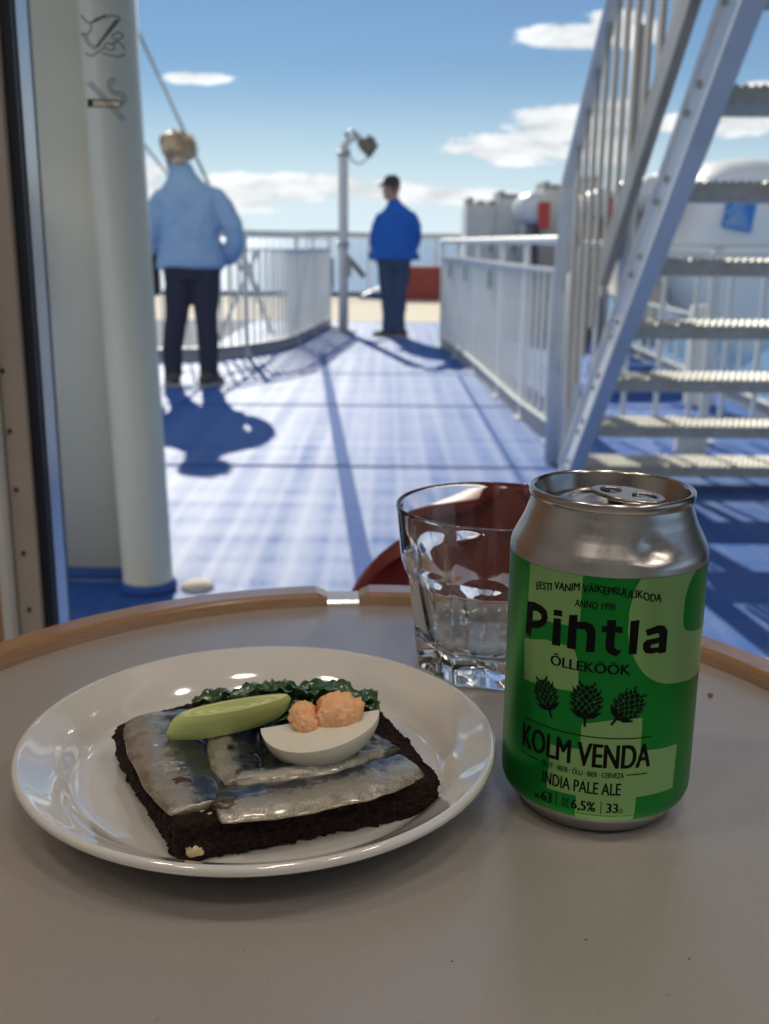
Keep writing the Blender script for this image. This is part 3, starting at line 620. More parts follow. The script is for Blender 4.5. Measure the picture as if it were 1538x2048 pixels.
lb = thing('lifeboat', 'large white enclosed lifeboat with rounded canopy and blue square sign, behind the stairs', 'lifeboat', (3.75, 12.2, D))
def boat_section(y_, s_, zc=0.0):
    prof = [(0, -.36), (.30, -.14), (.62, .18), (.88, .58), (.97, .90), (1.0, .98), (1.0, 1.06), (.95, 1.10), (.90, 1.25), (.80, 1.50), (.62, 1.72), (.36, 1.87), (0, 1.92)]
    right = [(a*s_, b_) for a, b_ in prof]
    ring = [Vector((a, y_, (b_-.9)*(.35+.65*s_)+.9)) for a, b_ in right] + [Vector((-a, y_, (b_-.9)*(.35+.65*s_)+.9)) for a, b_ in right[-2:0:-1]]
    return ring
bm = new(); loft(bm, [boat_section(y_, s_) for y_, s_ in ((-1.28, .55), (-1.22, .75), (-1.05, .88), (-.8, .95), (-.45, .985), (0, 1.0), (1.0, 1.04), (2.2, 1.0), (3.2, .8), (3.9, .4), (4.1, .06))])
o = finish(bm, 'hull', mat('lifeboat_gelcoat', (.86, .85, .84), .35), lb); autosmooth(o, 40)
bm = new(); 
for s_ in (-1, 1): tube(bm, [(s_*.98, -.1, 1.0), (s_*1.06, .8, 1.0), (s_*1.05, 2.2, 1.0)], .04, 8)
finish(bm, 'rubbing_strake', M['white'], lb, True)
bm = new(); box(bm, -.15, .15, -.01, .01, -.14, .14); o = finish(bm, 'sign', M['bluemark'], lb, loc=(-.24, -1.30, 1.30)); o.rotation_euler = (R_(-8), R_(10), 0); sgn = o
def flat_poly(outer, holes=(), th=.001, bev=0.0):
    cu = bpy.data.curves.new('outline', 'CURVE'); cu.dimensions = '2D'; cu.fill_mode = 'BOTH' if th else 'FRONT'; cu.extrude = th; cu.bevel_depth = bev; cu.bevel_resolution = 1
    for ln in (outer,)+tuple(holes):
        sp_ = cu.splines.new('POLY'); sp_.points.add(len(ln)-1); sp_.use_cyclic_u = True
        for q, pt in zip(sp_.points, ln): q.co = (pt[0], pt[1], 0, 1)
    o_ = bpy.data.objects.new('outline', cu); COL.objects.link(o_); dg = bpy.context.evaluated_depsgraph_get(); dg.update()
    me = bpy.data.meshes.new_from_object(o_.evaluated_get(dg)); bpy.data.objects.remove(o_); bpy.data.curves.remove(cu)
    return me
def strokes2(name, lines, m, parent, rad, y):
    bm_ = new()
    for ln in lines: tube(bm_, [Vector((a, y, b_)) for a, b_ in ln], rad, 6)
    return finish(bm_, name, m, parent)
strokes2('triangle_mark', [[(-.12, -.11), (.02, .12), (.11, -.11), (-.12, -.11)], [(-.13, -.02), (-.02, .12)], [(-.05, -.06), (.0, .06), (.05, -.06)], [(-.02, -.02), (.03, -.02)]], M['whitemark'], sgn, .006, -.012)
strokes2('letters_mark', [[(-.07, -.09), (-.055, -.05), (-.04, -.09)], [(-.025, -.09), (-.025, -.05), (.0, -.06), (-.02, -.07), (.0, -.09)], [(.015, -.05), (.015, -.09), (.035, -.09)], [(.055, -.05), (.055, -.09)]], M['whitemark'], sgn, .005, -.012)
dv = thing('lifeboat_davit', 'grey steel davit arms with diagonal struts cradling the lifeboat', 'davit', (2.6, 10.9, D))
for a, b_, w_ in (((0, 0, -.1), (1.25, .4, -.55), .09), ((-.3, .1, .9), (.35, .3, .55), .03), ((.1, .1, .05), (.95, .5, .32), .16), ((1.5, .2, .10), (2.2, .3, .34), .05)):
    bm = new(); beam(bm, a, b_, w_, w_); finish(bm, 'strut', M['grey'], dv)
for (x_, y_, w_, h_, m_, nm, ds) in ((1.50, 5.08, .085, .13, 'white2', 'mooring_post', 'short beige mooring post with blue foot under the lower treads'),
                               (2.0, 6.7, .10, .62, 'white2', 'pipe_stand', 'thick beige pipe stand between the lower treads, in front of the water')):
    t_ = thing(nm, ds, 'post', (x_, y_, D))
    bm = new(); lathe(bm, [(0, .012), (w_, .012), (w_*.9, .03), (w_*.9, h_), (w_*.7, h_+.02), (0, h_+.02)], 20); finish(bm, 'post_body', M[m_], t_, True)
    bm = new(); box(bm, -w_*1.5, w_*1.5, -w_, w_, .001, .012); finish(bm, 'foot', M['seam'], t_)
wn = thing('blue_winch', 'dark blue mooring winch with drum standing by the water, seen under the treads', 'winch', (1.62, 7.2, D))
bm = new(); tube(bm, [(-.18, 0, .14), (.18, 0, .14)], .07, 16); finish(bm, 'drum', M['seam'], wn, True)
for s_ in (-.2, .2):
    bm = new(); box(bm, s_-.02, s_+.02, -.10, .10, .003, .22); finish(bm, 'side_plate', M['seam'], wn, bevel=.01)
bm = new(); box(bm, -.36, .4, -.2, .2, .001, .05); finish(bm, 'bed', M['seam'], wn)

# ------------------------------------------------------------------ stairs (climbing towards the viewer)
stt = thing('steel_stairs', 'steep white ship stairs with gritted open treads and sloping rails, right side', 'stairs', (0, 0, 0))
M['tread'] = noisy(mat('tread_paint', (.60, .58, .52), .5), (.45, .40, .32), 25)
def tz(k): return D + .105 + .2125*(k-1)
def ty(k): return 4.30 - .257*(k-1)
bm = new(); box(bm, 0, 1.14, 0, .24, -.045, 0)
trd = finish(bm, 'tread', M['tread'], stt, loc=(.815, ty(1), tz(1)), bevel=.003, seg=1)
bm = new()
for j in range(7):
    for i in range(48):
        x0 = .01 + i*.0235 + (.011 if j % 2 else 0); y0 = .004 + j*.0335
        vs_ = [bm.verts.new(v) for v in ((x0, y0, .0005), (x0+.016, y0, .0005), (x0+.016, y0+.026, .0005), (x0, y0+.026, .0005), (x0+.008, y0+.006, .008), (x0+.008, y0+.020, .008))]
        for f in ((0, 1, 4), (1, 2, 5, 4), (2, 3, 5), (3, 0, 4, 5)): bm.faces.new([vs_[q] for q in f])
grit = finish(bm, 'tread_serration', M['tread'], trd); grit['kind'] = 'stuff'
for k in range(2, 12):
    c_ = trd.copy(); COL.objects.link(c_); c_.location = (.815, ty(k), tz(k)); g_ = grit.copy(); COL.objects.link(g_); g_.parent = c_
def sy(y_, off=0): return D + .155 + .205*((4.30-y_)/.257) + off      # stair pitch line height at depth y
sl = Vector((0, -.257, .205)).normalized()
def slope_beam(name, x_, y0, y1, off, w_, h_, m_, bev=0.0):
    bm = new(); beam(bm, (x_, y0, sy(y0, off)), (x_, y1, sy(y1, off)), w_, h_); return finish(bm, name, m_, stt, bevel=bev)
slope_beam('stringer', .785, 4.56, 1.35, -.02, .012, .20, M['white'])
slope_beam('stringer_flange', .780, 4.56, 1.35, -.02+.128, .022, .010, M['white'])
slope_beam('stringer_flange', .770, 4.56, 1.35, -.02-.128, .055, .012, M['white'])
slope_beam('stringer', 1.965, 4.56, 1.35, -.02, .012, .20, M['white'])
slope_beam('lower_bar', .752, 3.74, 1.35, .30, .03, .10, noisy(mat('worn_grey_bar', (.27, .27, .27), .5), (.2, .19, .18), 6))
for k in range(1, 11):
    for q_ in (-.05, .045):
        bm = new(); lathe(bm, [(0, .012), (.007, .012), (.011, .008), (.011, 0)], 8)
        bmesh.ops.rotate(bm, verts=bm.verts, cent=(0, 0, 0), matrix=Matrix.Rotation(-PI/2, 3, 'Y')); finish(bm, 'bolt', M['grey'], stt, loc=(.779, ty(k)+.10+q_, tz(k)-.02-q_*.6))
bm = new()
tube(bm, [(.78, 4.86, D+.01), (.78, 4.86, D+.72)] + [(.78, 4.86-.13*math.sin(a)*.9, D+.72+.50*math.sin(a)+.05*(1-math.cos(a))) for a in [PI/2*k/5 for k in range(1, 6)]] + [(.78, 3.98, D+1.826), (.78, 2.6, D+2.93)], .030, 12)
finish(bm, 'handrail', M['white'], stt, True)
bm = new(); box(bm, -.006, .006, -.028, .028, .33, 1.39); bl = finish(bm, 'baluster', noisy(mat('beige_baluster_paint', (.44, .39, .33), .5), (.34, .29, .24), 6), stt, loc=(.78, 4.5, sy(4.5, 0)))
for i in range(1, 13):
    y_ = 4.5 - .155*i; share(bl, stt, 'baluster', (.78, y_, sy(y_, 0)))
for y_ in (4.86-.02, 4.62, 3.62):
    bm = new(); tube(bm, [(.80, y_, D if y_ > 4.5 else sy(y_)), (.80, y_, D+1.2 if y_ > 4.8 else sy(y_)+.98)], .024, 10); finish(bm, 'stanchion', M['white'], stt, True)

# ------------------------------------------------------------------ people
def remesh(o, vox=.012, it=6):
    mods(o, ('REMESH', dict(mode='VOXEL', voxel_size=vox, use_smooth_shade=True)), ('SMOOTH', dict(factor=.5, iterations=it))); return o
def hand(bm, w_, d, side, s_=1.0):
    """palm and five curled fingers at wrist w_, pointing along d"""
    d = Vector(d).normalized(); s = Vector((side, 0, 0)); s = (s - d*s.dot(d)).normalized(); f = d.cross(s)
    tube(bm, [w_, w_+d*.05*s_, w_+d*.095*s_], [.024, .036, .033], 8, flat=.6)
    for i, ln in enumerate((.066, .076, .070, .055)):
        b0 = w_ + d*.09*s_ + f*(.028-.019*i)
        tube(bm, [b0, b0+d*ln*.45, b0+d*ln*.8-s*ln*.25, b0+d*ln*.95-s*ln*.5], [.0095, .009, .008, .006], 6)
    b0 = w_ + d*.03 + f*.03
    tube(bm, [b0, b0+d*.03+f*.022, b0+d*.062+f*.028-s*.01], [.012, .0105, .008], 6)
def head(bm, c_, yaw=0, s_=1.0):
    """skull, jaw, nose, ears; face looks along +y before yaw"""
    b2 = new()
    rings = []
    for z, rx, ry, cy in ((-.125, .028, .03, .035), (-.115, .045, .055, .035), (-.08, .062, .078, .02), (-.04, .070, .090, .008), (0, .075, .097, 0), (.04, .077, .099, -.004), (.075, .070, .090, -.008), (.10, .050, .066, -.01), (.116, .022, .03, -.01)):
        rings.append(ell(0, cy, z, rx, ry, 20))
    loft(b2, rings)
    tube(b2, [(0, .088, .012), (0, .118, -.028), (0, .100, -.036)], [.008, .016, .010], 8)
    tube(b2, [(-.022, .088, -.066), (0, .098, -.064), (.022, .088, -.066)], .008, 6)
    tube(b2, [(-.05, .075, .022), (0, .094, .026), (.05, .075, .022)], .010, 6)
    for sd_ in (-1, 1): tube(b2, [(sd_*.076, -.005, -.03), (sd_*.088, -.012, 0), (sd_*.082, -.015, .028)], [.010, .014, .010], 8, flat=.5)
    mt_ = Matrix.Translation(c_) @ Matrix.Rotation(yaw, 4, 'Z') @ Matrix.Scale(s_, 4)
    for v in b2.verts: v.co = mt_ @ v.co
    me_ = bpy.data.meshes.new('tmp'); b2.to_mesh(me_); b2.free(); bm.from_mesh(me_); bpy.data.meshes.remove(me_)
def limb(bm, pts, rad, n=12): tube(bm, pts, rad, n)
def shoe(parent, x_, y_, toe, z0=.0):
    b2 = new(); d = Vector((toe[0], toe[1], 0)).normalized(); s = Vector((-d.y, d.x, 0))
    rings = []
    for a, w_, h_ in ((-.10, .030, .06), (-.07, .042, .085), (-.0, .045, .09), (.07, .050, .065), (.13, .050, .045), (.175, .035, .035), (.19, .012, .02)):
        cpt = Vector((x_, y_, z0+.018)) + d*a
        rings.append([cpt + s*(w_*math.cos(q)) + Vector((0, 0, max(0, h_*(.5+.5*math.sin(q))))) for q in [2*PI*k/12 for k in range(12)]])
    loft(b2, rings); sh = finish(b2, 'shoe', M['shoe'], parent, True)
    b2 = new(); ring = []
    out = [Vector((x_, y_, 0)) + d*a + s*w_ for a, w_ in ((-.11, .0), (-.10, .03), (0, .048), (.1, .055), (.17, .04), (.198, 0), (.17, -.04), (.1, -.055), (0, -.048), (-.10, -.03))]
    loft(b2, [[q+Vector((0, 0, z0+.003)) for q in out], [q+Vector((0, 0, z0+.022)) for q in out]]); finish(b2, 'sole', M['sole'], sh)

# woman, back to us, hair blown, light blue jacket
wm = thing('person', 'person with windblown blond hair in light blue jacket and navy trousers, back turned, left', 'person', (-1.36, 7.5, D))
bm = new()
hz = 1.57
head(bm, Vector((-.080, .02, hz)), .55, .98)
tube(bm, [(-.03, 0, 1.36), (-.055, .0, 1.44), (-.075, .01, 1.52)], [.066, .060, .056], 12)
loft(bm, [ell(x_, y_, z, a, b_, 20) for x_, y_, z, a, b_ in ((0, 0, .80, .155, .11), (0, 0, .90, .175, .125), (0, 0, 1.02, .16, .11), (0, 0, 1.15, .175, .115), (0, 0, 1.28, .165, .11), (0, 0, 1.36, .10, .08), (0, 0, 1.40, .06, .06))])
for sd_ in (-1, 1):
    fx = -.155 if sd_ < 0 else .10
    limb(bm, [(sd_*.085, 0, .86), (sd_*.09+.0, .01, .60), (.5*(sd_*.09+fx), .01, .45), (fx, 0, .25), (fx, .0, .08)], [.095, .082, .062, .055, .042])
    sh = Vector((sd_*.155, 0, 1.28))
    if sd_ < 0: el_, wr = Vector((-.27, .03, 1.05)), Vector((-.23, .16, .86))
    else: el_, wr = Vector((.295, -.02, 1.03)), Vector((.20, .15, .87))
    limb(bm, [sh, (sh+el_)/2, el_, (el_+wr)/2, wr], [.055, .048, .042, .036, .027])
    hand(bm, wr, (wr-el_), sd_)
b_ = finish(bm, 'body', M['skin'], wm, True); remesh(b_, .009, 3)
bm = new()
loft(bm, [ell(x_, y_, z, a, c_, 24, .9) for x_, y_, z, a, c_ in ((-.01, 0, .815, .235, .155), (-.005, 0, .86, .228, .155), (0, 0, 1.0, .205, .145), (0, 0, 1.15, .205, .145), (0, -.005, 1.27, .215, .14), (0, -.005, 1.35, .19, .12), (-.02, 0, 1.40, .13, .10), (-.04, 0, 1.45, .088, .082), (-.055, 0, 1.50, .078, .078), (-.058, 0, 1.515, .074, .074))])
limb(bm, [(-.10, 0, 1.33), (-.175, 0, 1.29), (-.235, .01, 1.19), (-.27, .03, 1.05), (-.25, .10, .94), (-.235, .14, .89)], [.055, .078, .078, .072, .062, .05])
limb(bm, [(.09, 0, 1.335), (.165, 0, 1.295), (.25, -.01, 1.20), (.300, -.02, 1.09), (.310, -.01, 1.01), (.285, .05, .93), (.225, .12, .875)], [.055, .078, .078, .076, .072, .066, .052])
jk = finish(bm, 'jacket', M['denimjk'], wm, True); remesh(jk, .011, 3)
fold = bpy.data.textures.new('cloth_folds', 'CLOUDS'); fold.noise_scale = .16; fold.noise_depth = 2
mods(jk, ('DISPLACE', dict(texture=fold, strength=.035, mid_level=.5)))
bm = new()
loft(bm, [ell(0, 0, z, a, c_, 24) for z, a, c_ in ((.74, .15, .13), (.80, .185, .14), (.90, .19, .14), (.96, .17, .13))])
for sd_ in (-1, 1):
    fx = -.155 if sd_ < 0 else .10
    limb(bm, [(sd_*.09, 0, .85), (sd_*.095, .0, .66), (.5*(sd_*.09+fx), .0, .45), (fx, 0, .25), (fx, 0, .06)], [.112, .098, .078, .072, .064], 14)
tr_ = remesh(finish(bm, 'trousers', M['navy'], wm, True), .011, 2); mods(tr_, ('DISPLACE', dict(texture=fold, strength=.02, mid_level=.5)))
bm = new()
hc = Vector((-.070, -.02, hz+.040))
def puff(c_, r_):
    b2 = new(); bmesh.ops.create_icosphere(b2, subdivisions=3, radius=1)
    for v in b2.verts: v.co = Vector(c_) + Vector((v.co.x*r_[0], v.co.y*r_[1], v.co.z*r_[2]))*(1+.10*noise.noise(v.co*2.5+Vector(c_)*9)+.06*noise.noise(v.co*7))
    me_ = bpy.data.meshes.new('tmp'); b2.to_mesh(me_); b2.free(); bm.from_mesh(me_); bpy.data.meshes.remove(me_)
puff(hc, (.105, .105, .095)); puff(hc+Vector((.055, 0, -.03)), (.075, .08, .06)); puff(hc+Vector((.095, -.01, -.005)), (.045, .05, .035))
puff(hc+Vector((-.035, -.01, .055)), (.075, .07, .045)); puff(hc+Vector((.02, -.03, -.075)), (.06, .055, .055)); puff(hc+Vector((-.085, .0, .03)), (.03, .05, .04))
for i in range(6):
    a = R_(-50+i*32+random.uniform(-8, 8)); p0 = hc+Vector((.07*math.cos(a), -.01, .06*math.sin(a)))
    d = Vector((math.cos(a)+.5, 0, math.sin(a)+.15)).normalized(); tube(bm, [p0, p0+d*.035, p0+d*.06+Vector((.012, 0, .004))], [.03, .022, .012], 6)
remesh(finish(bm, 'hair', M['blond'], wm, True), .008, 1)
bm = new()
for i in range(170):
    a = random.uniform(-.6, PI+.6); e_ = random.uniform(-.9, .9); d = Vector((math.cos(a)*math.cos(e_), math.sin(e_)*.9-.1, math.sin(a)*math.cos(e_))).normalized()
    p0 = hc + Vector((d.x*.095, d.y*.10, d.z*.088)); k_ = random.uniform(.5, 1.1)
    wnd = Vector((.055, random.uniform(-.02, .02), random.uniform(-.012, .022)))*k_
    tube(bm, [p0, p0 + d*.012 + wnd*.35, p0 + d*.014 + wnd*.9], [.0045, .0035, .0012], 4)
finish(bm, 'hair_strands', M['blond'], wm, True)
shoe(wm, -.155, -.02, (-.35, 1)); shoe(wm, .10, -.03, (.35, 1))
bm = new(); box(bm, -.34, -.24, .0, .10, .62, .90); bmesh.ops.bevel(bm, geom=bm.edges[:], offset=.02, segments=2, affect='EDGES')
tube(bm, [(-.29, .03, .89), (-.30, .02, 1.02), (-.24, .0, 1.12)], .008, 6); o = finish(bm, 'handbag', M['bagdk'], None, True, loc=(-1.36, 7.5, D)); tag(o, 'small black bag hanging at the left side of the woman', 'bag')
bm = new(); tube(bm, [(-.145, .075, hz+.005), (-.12, .10, hz+.008)], .012, 6); finish(bm, 'glasses', M['bagdk'], wm, True)

# man with cap, open royal blue jacket blown to the left
mn = thing('person', 'person in dark cap, royal blue jacket and blue jeans standing right of the lamp pole', 'person', (.075, 11.65, D))
bm = new(); hz = 1.565
head(bm, Vector((-.03, .01, hz)), 1.05, 1.0)
tube(bm, [(.02, 0, 1.33), (.0, .0, 1.42), (-.02, .0, 1.48)], [.066, .058, .056], 12)
loft(bm, [ell(x_, y_, z, a, b_, 20) for x_, y_, z, a, b_ in ((0, 0, .80, .16, .12), (0, 0, .92, .175, .13), (.02, 0, 1.05, .18, .13), (.03, 0, 1.2, .20, .125), (.03, 0, 1.30, .15, .10), (.02, 0, 1.37, .07, .07))])
for sd_ in (-1, 1):
    fx = -.045 if sd_ < 0 else .055
    limb(bm, [(sd_*.075, 0, .86), (sd_*.065, .01, .60), (.5*(sd_*.065+fx), .01, .45), (fx, 0, .25), (fx, .0, .07)], [.095, .082, .062, .055, .042])
    shp = Vector((.03+sd_*.14, 0, 1.24))
    if sd_ < 0: el_, wr = Vector((-.20, .06, 1.08)), Vector((-.21, .14, .93))
    else: el_, wr = Vector((.235, .03, 1.05)), Vector((.18, .20, .93))
    limb(bm, [shp, (shp+el_)/2, el_, (el_+wr)/2, wr], [.055, .048, .042, .036, .027]); hand(bm, wr, (wr-el_), sd_)
b_ = finish(bm, 'body', M['skin'], mn, True); remesh(b_, .010, 3)
bm = new()
loft(bm, [ell(x_, y_, z, a, c_, 24, .95) for x_, y_, z, a, c_ in ((-.010, 0, .825, .262, .17), (.005, 0, .92, .240, .165), (.025, 0, 1.08, .212, .15), (.035, -.005, 1.22, .20, .145), (.03, -.005, 1.32, .17, .12), (.02, 0, 1.38, .11, .09), (.0, 0, 1.42, .075, .075), (-.01, 0, 1.45, .068, .068))])
limb(bm, [(-.06, 0, 1.30), (-.12, .0, 1.26), (-.17, .03, 1.17), (-.20, .06, 1.06), (-.21, .11, .98), (-.21, .13, .94)], [.055, .075, .078, .070, .06, .05])
limb(bm, [(.10, 0, 1.31), (.165, .0, 1.27), (.215, .01, 1.17), (.235, .03, 1.05), (.215, .11, .98), (.19, .17, .94)], [.055, .075, .078, .07, .06, .05])
# flared blown front edge of the open jacket
tube(bm, [(-.10, .05, 1.20), (-.17, .06, 1.02), (-.225, .06, .90), (-.26, .05, .84)], [.05, .07, .075, .05], 10, flat=.5)
tube(bm, [(.19, .02, 1.0), (.235, .02, .88), (.265, .02, .825)], [.05, .05, .03], 10, flat=.6)
jk = remesh(finish(bm, 'jacket', M['bluejk'], mn, True), .012, 2); mods(jk, ('DISPLACE', dict(texture=fold, strength=.04, mid_level=.5)))
bm = new()
loft(bm, [ell(0, 0, z, a, c_, 24) for z, a, c_ in ((.74, .13, .13), (.80, .165, .14), (.90, .175, .14), (.96, .16, .13))])
for sd_ in (-1, 1):
    fx = -.045 if sd_ < 0 else .055
    limb(bm, [(sd_*.08, 0, .85), (sd_*.07, .0, .64), (.5*(sd_*.07+fx), .0, .45), (fx, 0, .25), (fx, 0, .05)], [.110, .098, .082, .078, .076], 14)
tr_ = remesh(finish(bm, 'trousers', M['jeans'], mn, True), .010, 1); mods(tr_, ('DISPLACE', dict(texture=fold, strength=.03, mid_level=.5)))
bm = new(); loft(bm, [ell(-.03, .005, z, a, c_, 20) for z, a, c_ in ((hz+.015, .090, .112), (hz+.06, .094, .112), (hz+.105, .078, .092), (hz+.135, .036, .045))])
tube(bm, [(-.06, .035, hz+.05), (-.12, .06, hz+.038), (-.165, .085, hz+.022)], [.07, .062, .038], 12, flat=.3)
remesh(finish(bm, 'cap', M['cap'], mn, True), .008, 2)
bm = new(); tube(bm, [(-.02, -.075, hz+.01), (.0, -.085, hz-.02)], .03, 8); finish(bm, 'hair', mat('grey_hair', (.12, .09, .07), .7), mn, True)
shoe(mn, -.045, -.0, (-1, .45)); shoe(mn, .055, -.03, (-.7, .3))

# ------------------------------------------------------------------ chair behind the table
ch = thing('chair', 'dark red plastic chair behind the table, seen past and through the tumbler', 'chair', (.108, .80, D))
bm = new(); n_ = 30
rows = []
for j in range(29):
    v = min(1, (j/28)**.75); z = .40 + v*(.785-.40)
    hw = .148*max(.02, 1 - max(0, (v-.66)/.34)**2.4)**(1/2.4) * (.86+.14*min(1, v*1.6))
    rows.append([bm.verts.new((hw*(2*i/n_-1), .03*(1-(2*i/n_-1)**2) + .05*v, z + (-.012*(2*i/n_-1)**2))) for i in range(n_+1)])
for a, b_ in zip(rows, rows[1:]):
    for i in range(n_): bm.faces.new((a[i], a[i+1], b_[i+1], b_[i]))
o = finish(bm, 'backrest', M['red'], ch, True); mods(o, ('SOLIDIFY', dict(thickness=.014, offset=0)), ('BEVEL', dict(width=.004, segments=2)))
bm = new(); loft(bm, [ell(0, -.19, z, a, a*1.0, 28, .7) for z, a in ((.405, .205), (.412, .215), (.425, .215), (.432, .20))]); finish(bm, 'seat', M['red'], ch, True)
for sx in (-1, 1):
    for sy_ in (-.36, -.03):
        bm = new(); tube(bm, [(sx*.16, sy_, .405), (sx*.20, sy_+(-.02 if sy_ < -.2 else .03), -.018)], .011, 10); finish(bm, 'leg', M['steel'], ch, True)

# ------------------------------------------------------------------ table
TC = Vector((-.006, .346)); TR = .2016
tb = thing('round_table', 'round laminate cafe table with raised light wooden edge strips', 'table', (TC.x, TC.y, 0))
def stadium(r_, z, n=96):
    out = []
    for k in range(n+1): a = PI*k/n; out.append(Vector((r_*math.cos(a), r_*math.sin(a), z)))
    for k in range(n+1): a = PI+PI*k/n; out.append(Vector((r_*math.cos(a), r_*math.sin(a)-.30, z)))
    return out
bm = new(); loft(bm, [stadium(TR+.0155, -.028), stadium(TR+.0155, -.002), stadium(TR+.0150, -.001)]); finish(bm, 'core_board', M['wood'], tb)
bm = new(); loft(bm, [stadium(TR-.0002, -.006), stadium(TR-.0002, 0)]); lt = finish(bm, 'laminate_top', M['lam'], tb)
def strip(a0, a1, straight=None):
    """raised moulding along the rim, angles from +x"""
    prof = [(.0000, -.0007), (.0002, .0052), (.0010, .0066), (.0022, .0072), (.0145, .0072), (.0158, .0062), (.0162, .004), (.0162, -.026), (.0, -.026)]
    n = max(4, int(abs(a1-a0)/R_(1.5))); bm = new(); uv = bm.loops.layers.uv.new('UVMap'); rows = []; us = []
    tot = n; endr = 3
    for i in range(n+1):
        a = a0 + (a1-a0)*i/n
        rows.append([(TR+p_[0], p_[1], a) for p_ in prof]); us.append((a-a0)*TR)
    V = []
    for i, rw in enumerate(rows):
        vv_ = []
        for (r_, z, a) in rw:
            q = .0028 if i in (0, n) and z > .006 else 0
            vv_.append(bm.verts.new((r_*math.cos(a), r_*math.sin(a), z-q)))
        V.append(vv_)
    m_ = len(prof)
    for i in range(n):
        for k in range(m_):
            f = bm.faces.new((V[i][k], V[i+1][k], V[i+1][(k+1) % m_], V[i][(k+1) % m_]))
            for lp_, (ii, kk) in zip(f.loops, ((i, k), (i+1, k), (i+1, k+1), (i, k+1))): lp_[uv].uv = (us[ii]*1.0, kk*.004)
    bm.faces.new(V[0][::-1]); bm.faces.new(V[-1])
    o = finish(bm, 'edge_strip', M['wood'], tb); autosmooth(o, 22)
    mods(o, ('BEVEL', dict(width=.0012, segments=2, limit_method='ANGLE', angle_limit=R_(50))))
ang = lambda x_, y_: math.atan2(y_-TC.y, x_-TC.x)
g0 = ang(-.0315, .55); g1 = ang(-.0135, .55)
strip(g0, PI); strip(0, g1)
bm = new(); e_ = .00004
for (a0, a1) in ((g1+.001, (g0+g1)/2-.0007), ((g0+g1)/2+.0007, g0-.001)):
    rr_ = [(TR+.0006, -.0009), (TR+.0006, .0012), (TR+.0020, .0026), (TR+.0155, .0032), (TR+.0163, .002), (TR+.0163, -.02), (TR+.0006, -.02)]
    loft(bm, [[Vector((r_*math.cos(a), r_*math.sin(a), z)) for r_, z in rr_] for a in (a0, (a0+a1)/2, a1)])
finish(bm, 'joint_piece', mat('pale_joint_laminate', (.72, .70, .68), .25, 0, .8, Coat_Weight=1.0, Coat_IOR=2.2, Coat_Roughness=.2), tb)
bm = new(); lathe(bm, [(0, D-.02), (.16, D-.02), (.16, D), (.03, D+.02), (.03, -.03), (0, -.03)], 40, c=(0, -.15)); finish(bm, 'pedestal', M['steel'], tb, True)

# ------------------------------------------------------------------ plate
PC = (-.045, .3526)
bm = new()
prof = [(0, .0050), (.030, .0050), (.058, .0051), (.0640, .0054), (.0670, .0066), (.0695, .0092), (.0722, .0120), (.0755, .0142), (.0800, .0166), (.0830, .0184), (.0845, .0194),
        (.0858, .0193), (.0865, .0182), (.0864, .0166), (.0850, .0152), (.0800, .0128), (.0735, .0080), (.0670, .0042), (.0600, .0030), (.0530, .0015), (.0505, .0003), (.0480, .0003), (.0465, .0016), (.0, .0020)]
lathe(bm, prof, 160); o = finish(bm, 'plate', M['china'], None, True, loc=(*PC, 0)); tag(o, 'white glazed china side plate holding the open sandwich', 'plate')
mods(o, ('SUBSURF', dict(levels=1, render_levels=1)))

# ------------------------------------------------------------------ tumbler
gx_, gy_ = .0510, .4680
def tumbler():
    bm = new(); n = 180; N_F = 9; H_ = .078
    def rs(z):   # smooth outer radius
        f = z/H_; return .0368 + (.0458-.0368)*(f**.9)
    def facet(z): return .0338 + (.0410-.0338)*(min(z, .060)/.060)**1.0 + max(0, z-.046)*.55
    outer = []
    zs = [0, .0006, .0016, .003, .006, .010, .015, .020, .025, .030, .034, .037, .040, .043, .046, .049, .052, .055, .058, .061, .064, .068, .072, .0755, .0768, .0776, .078]
    for z in zs:
        ring = []
        for k in range(n):
            a = 2*PI*k/n; da = ((a*N_F/(2*PI)) % 1 - .5)*2*PI/N_F
            r0 = rs(z); rf = facet(z)/math.cos(da)*(1-.10*math.cos(da*N_F/2)**2 * max(0, 1-abs(z-.02)/.028)*.45)
            k_ = 60/.03
            r_ = -math.log(math.exp(-k_*r0)+math.exp(-k_*rf))/k_ if z > .001 else min(r0, rf)
            r_ = max(r_, .027)
            if z < .003: r_ -= .0022*(1-z/.003)**2
            if z > .077: r_ -= .0004*((z-.077)/.001)**2
            ring.append(bm.verts.new((r_*math.sin(a), -r_*math.cos(a), z)))
        outer.append(ring)
    inner = []
    for z in (.0779, .0772, .075, .070, .060, .050, .040, .030, .022, .0165, .0135, .0120, .0114):
        f = z/H_; ri = min(rs(z)-.0026, .0405 - .0105*max(0, (.062-z)/.062)**1.0 + max(0, z-.05)*.12)
        if z > .064: ri = rs(z)-.0015-.0011*max(0, (.074-z)/.010)
        if z > .077: ri = rs(z)-.0013
        if z < .0165: ri -= (.0165-z)**1.5*22
        if z < .0116: ri = .018
        inner.append([bm.verts.new((ri*math.sin(2*PI*k/n), -ri*math.cos(2*PI*k/n), z)) for k in range(n)])
    allr = outer + inner
    for a, b_ in zip(allr, allr[1:]):
        for k in range(n): bm.faces.new((a[k], a[(k+1) % n], b_[(k+1) % n], b_[k]))
    c0 = bm.verts.new((0, 0, .0008)); c1 = bm.verts.new((0, 0, .0116))
    for k in range(n):
        bm.faces.new((c0, outer[0][(k+1) % n], outer[0][k])); bm.faces.new((c1, inner[-1][k], inner[-1][(k+1) % n]))
    o_ = finish(bm, 'tumbler', M['glass'], None, True, loc=(gx_, gy_, .0002)); o_.rotation_euler = (0, 0, R_(8)); return o_
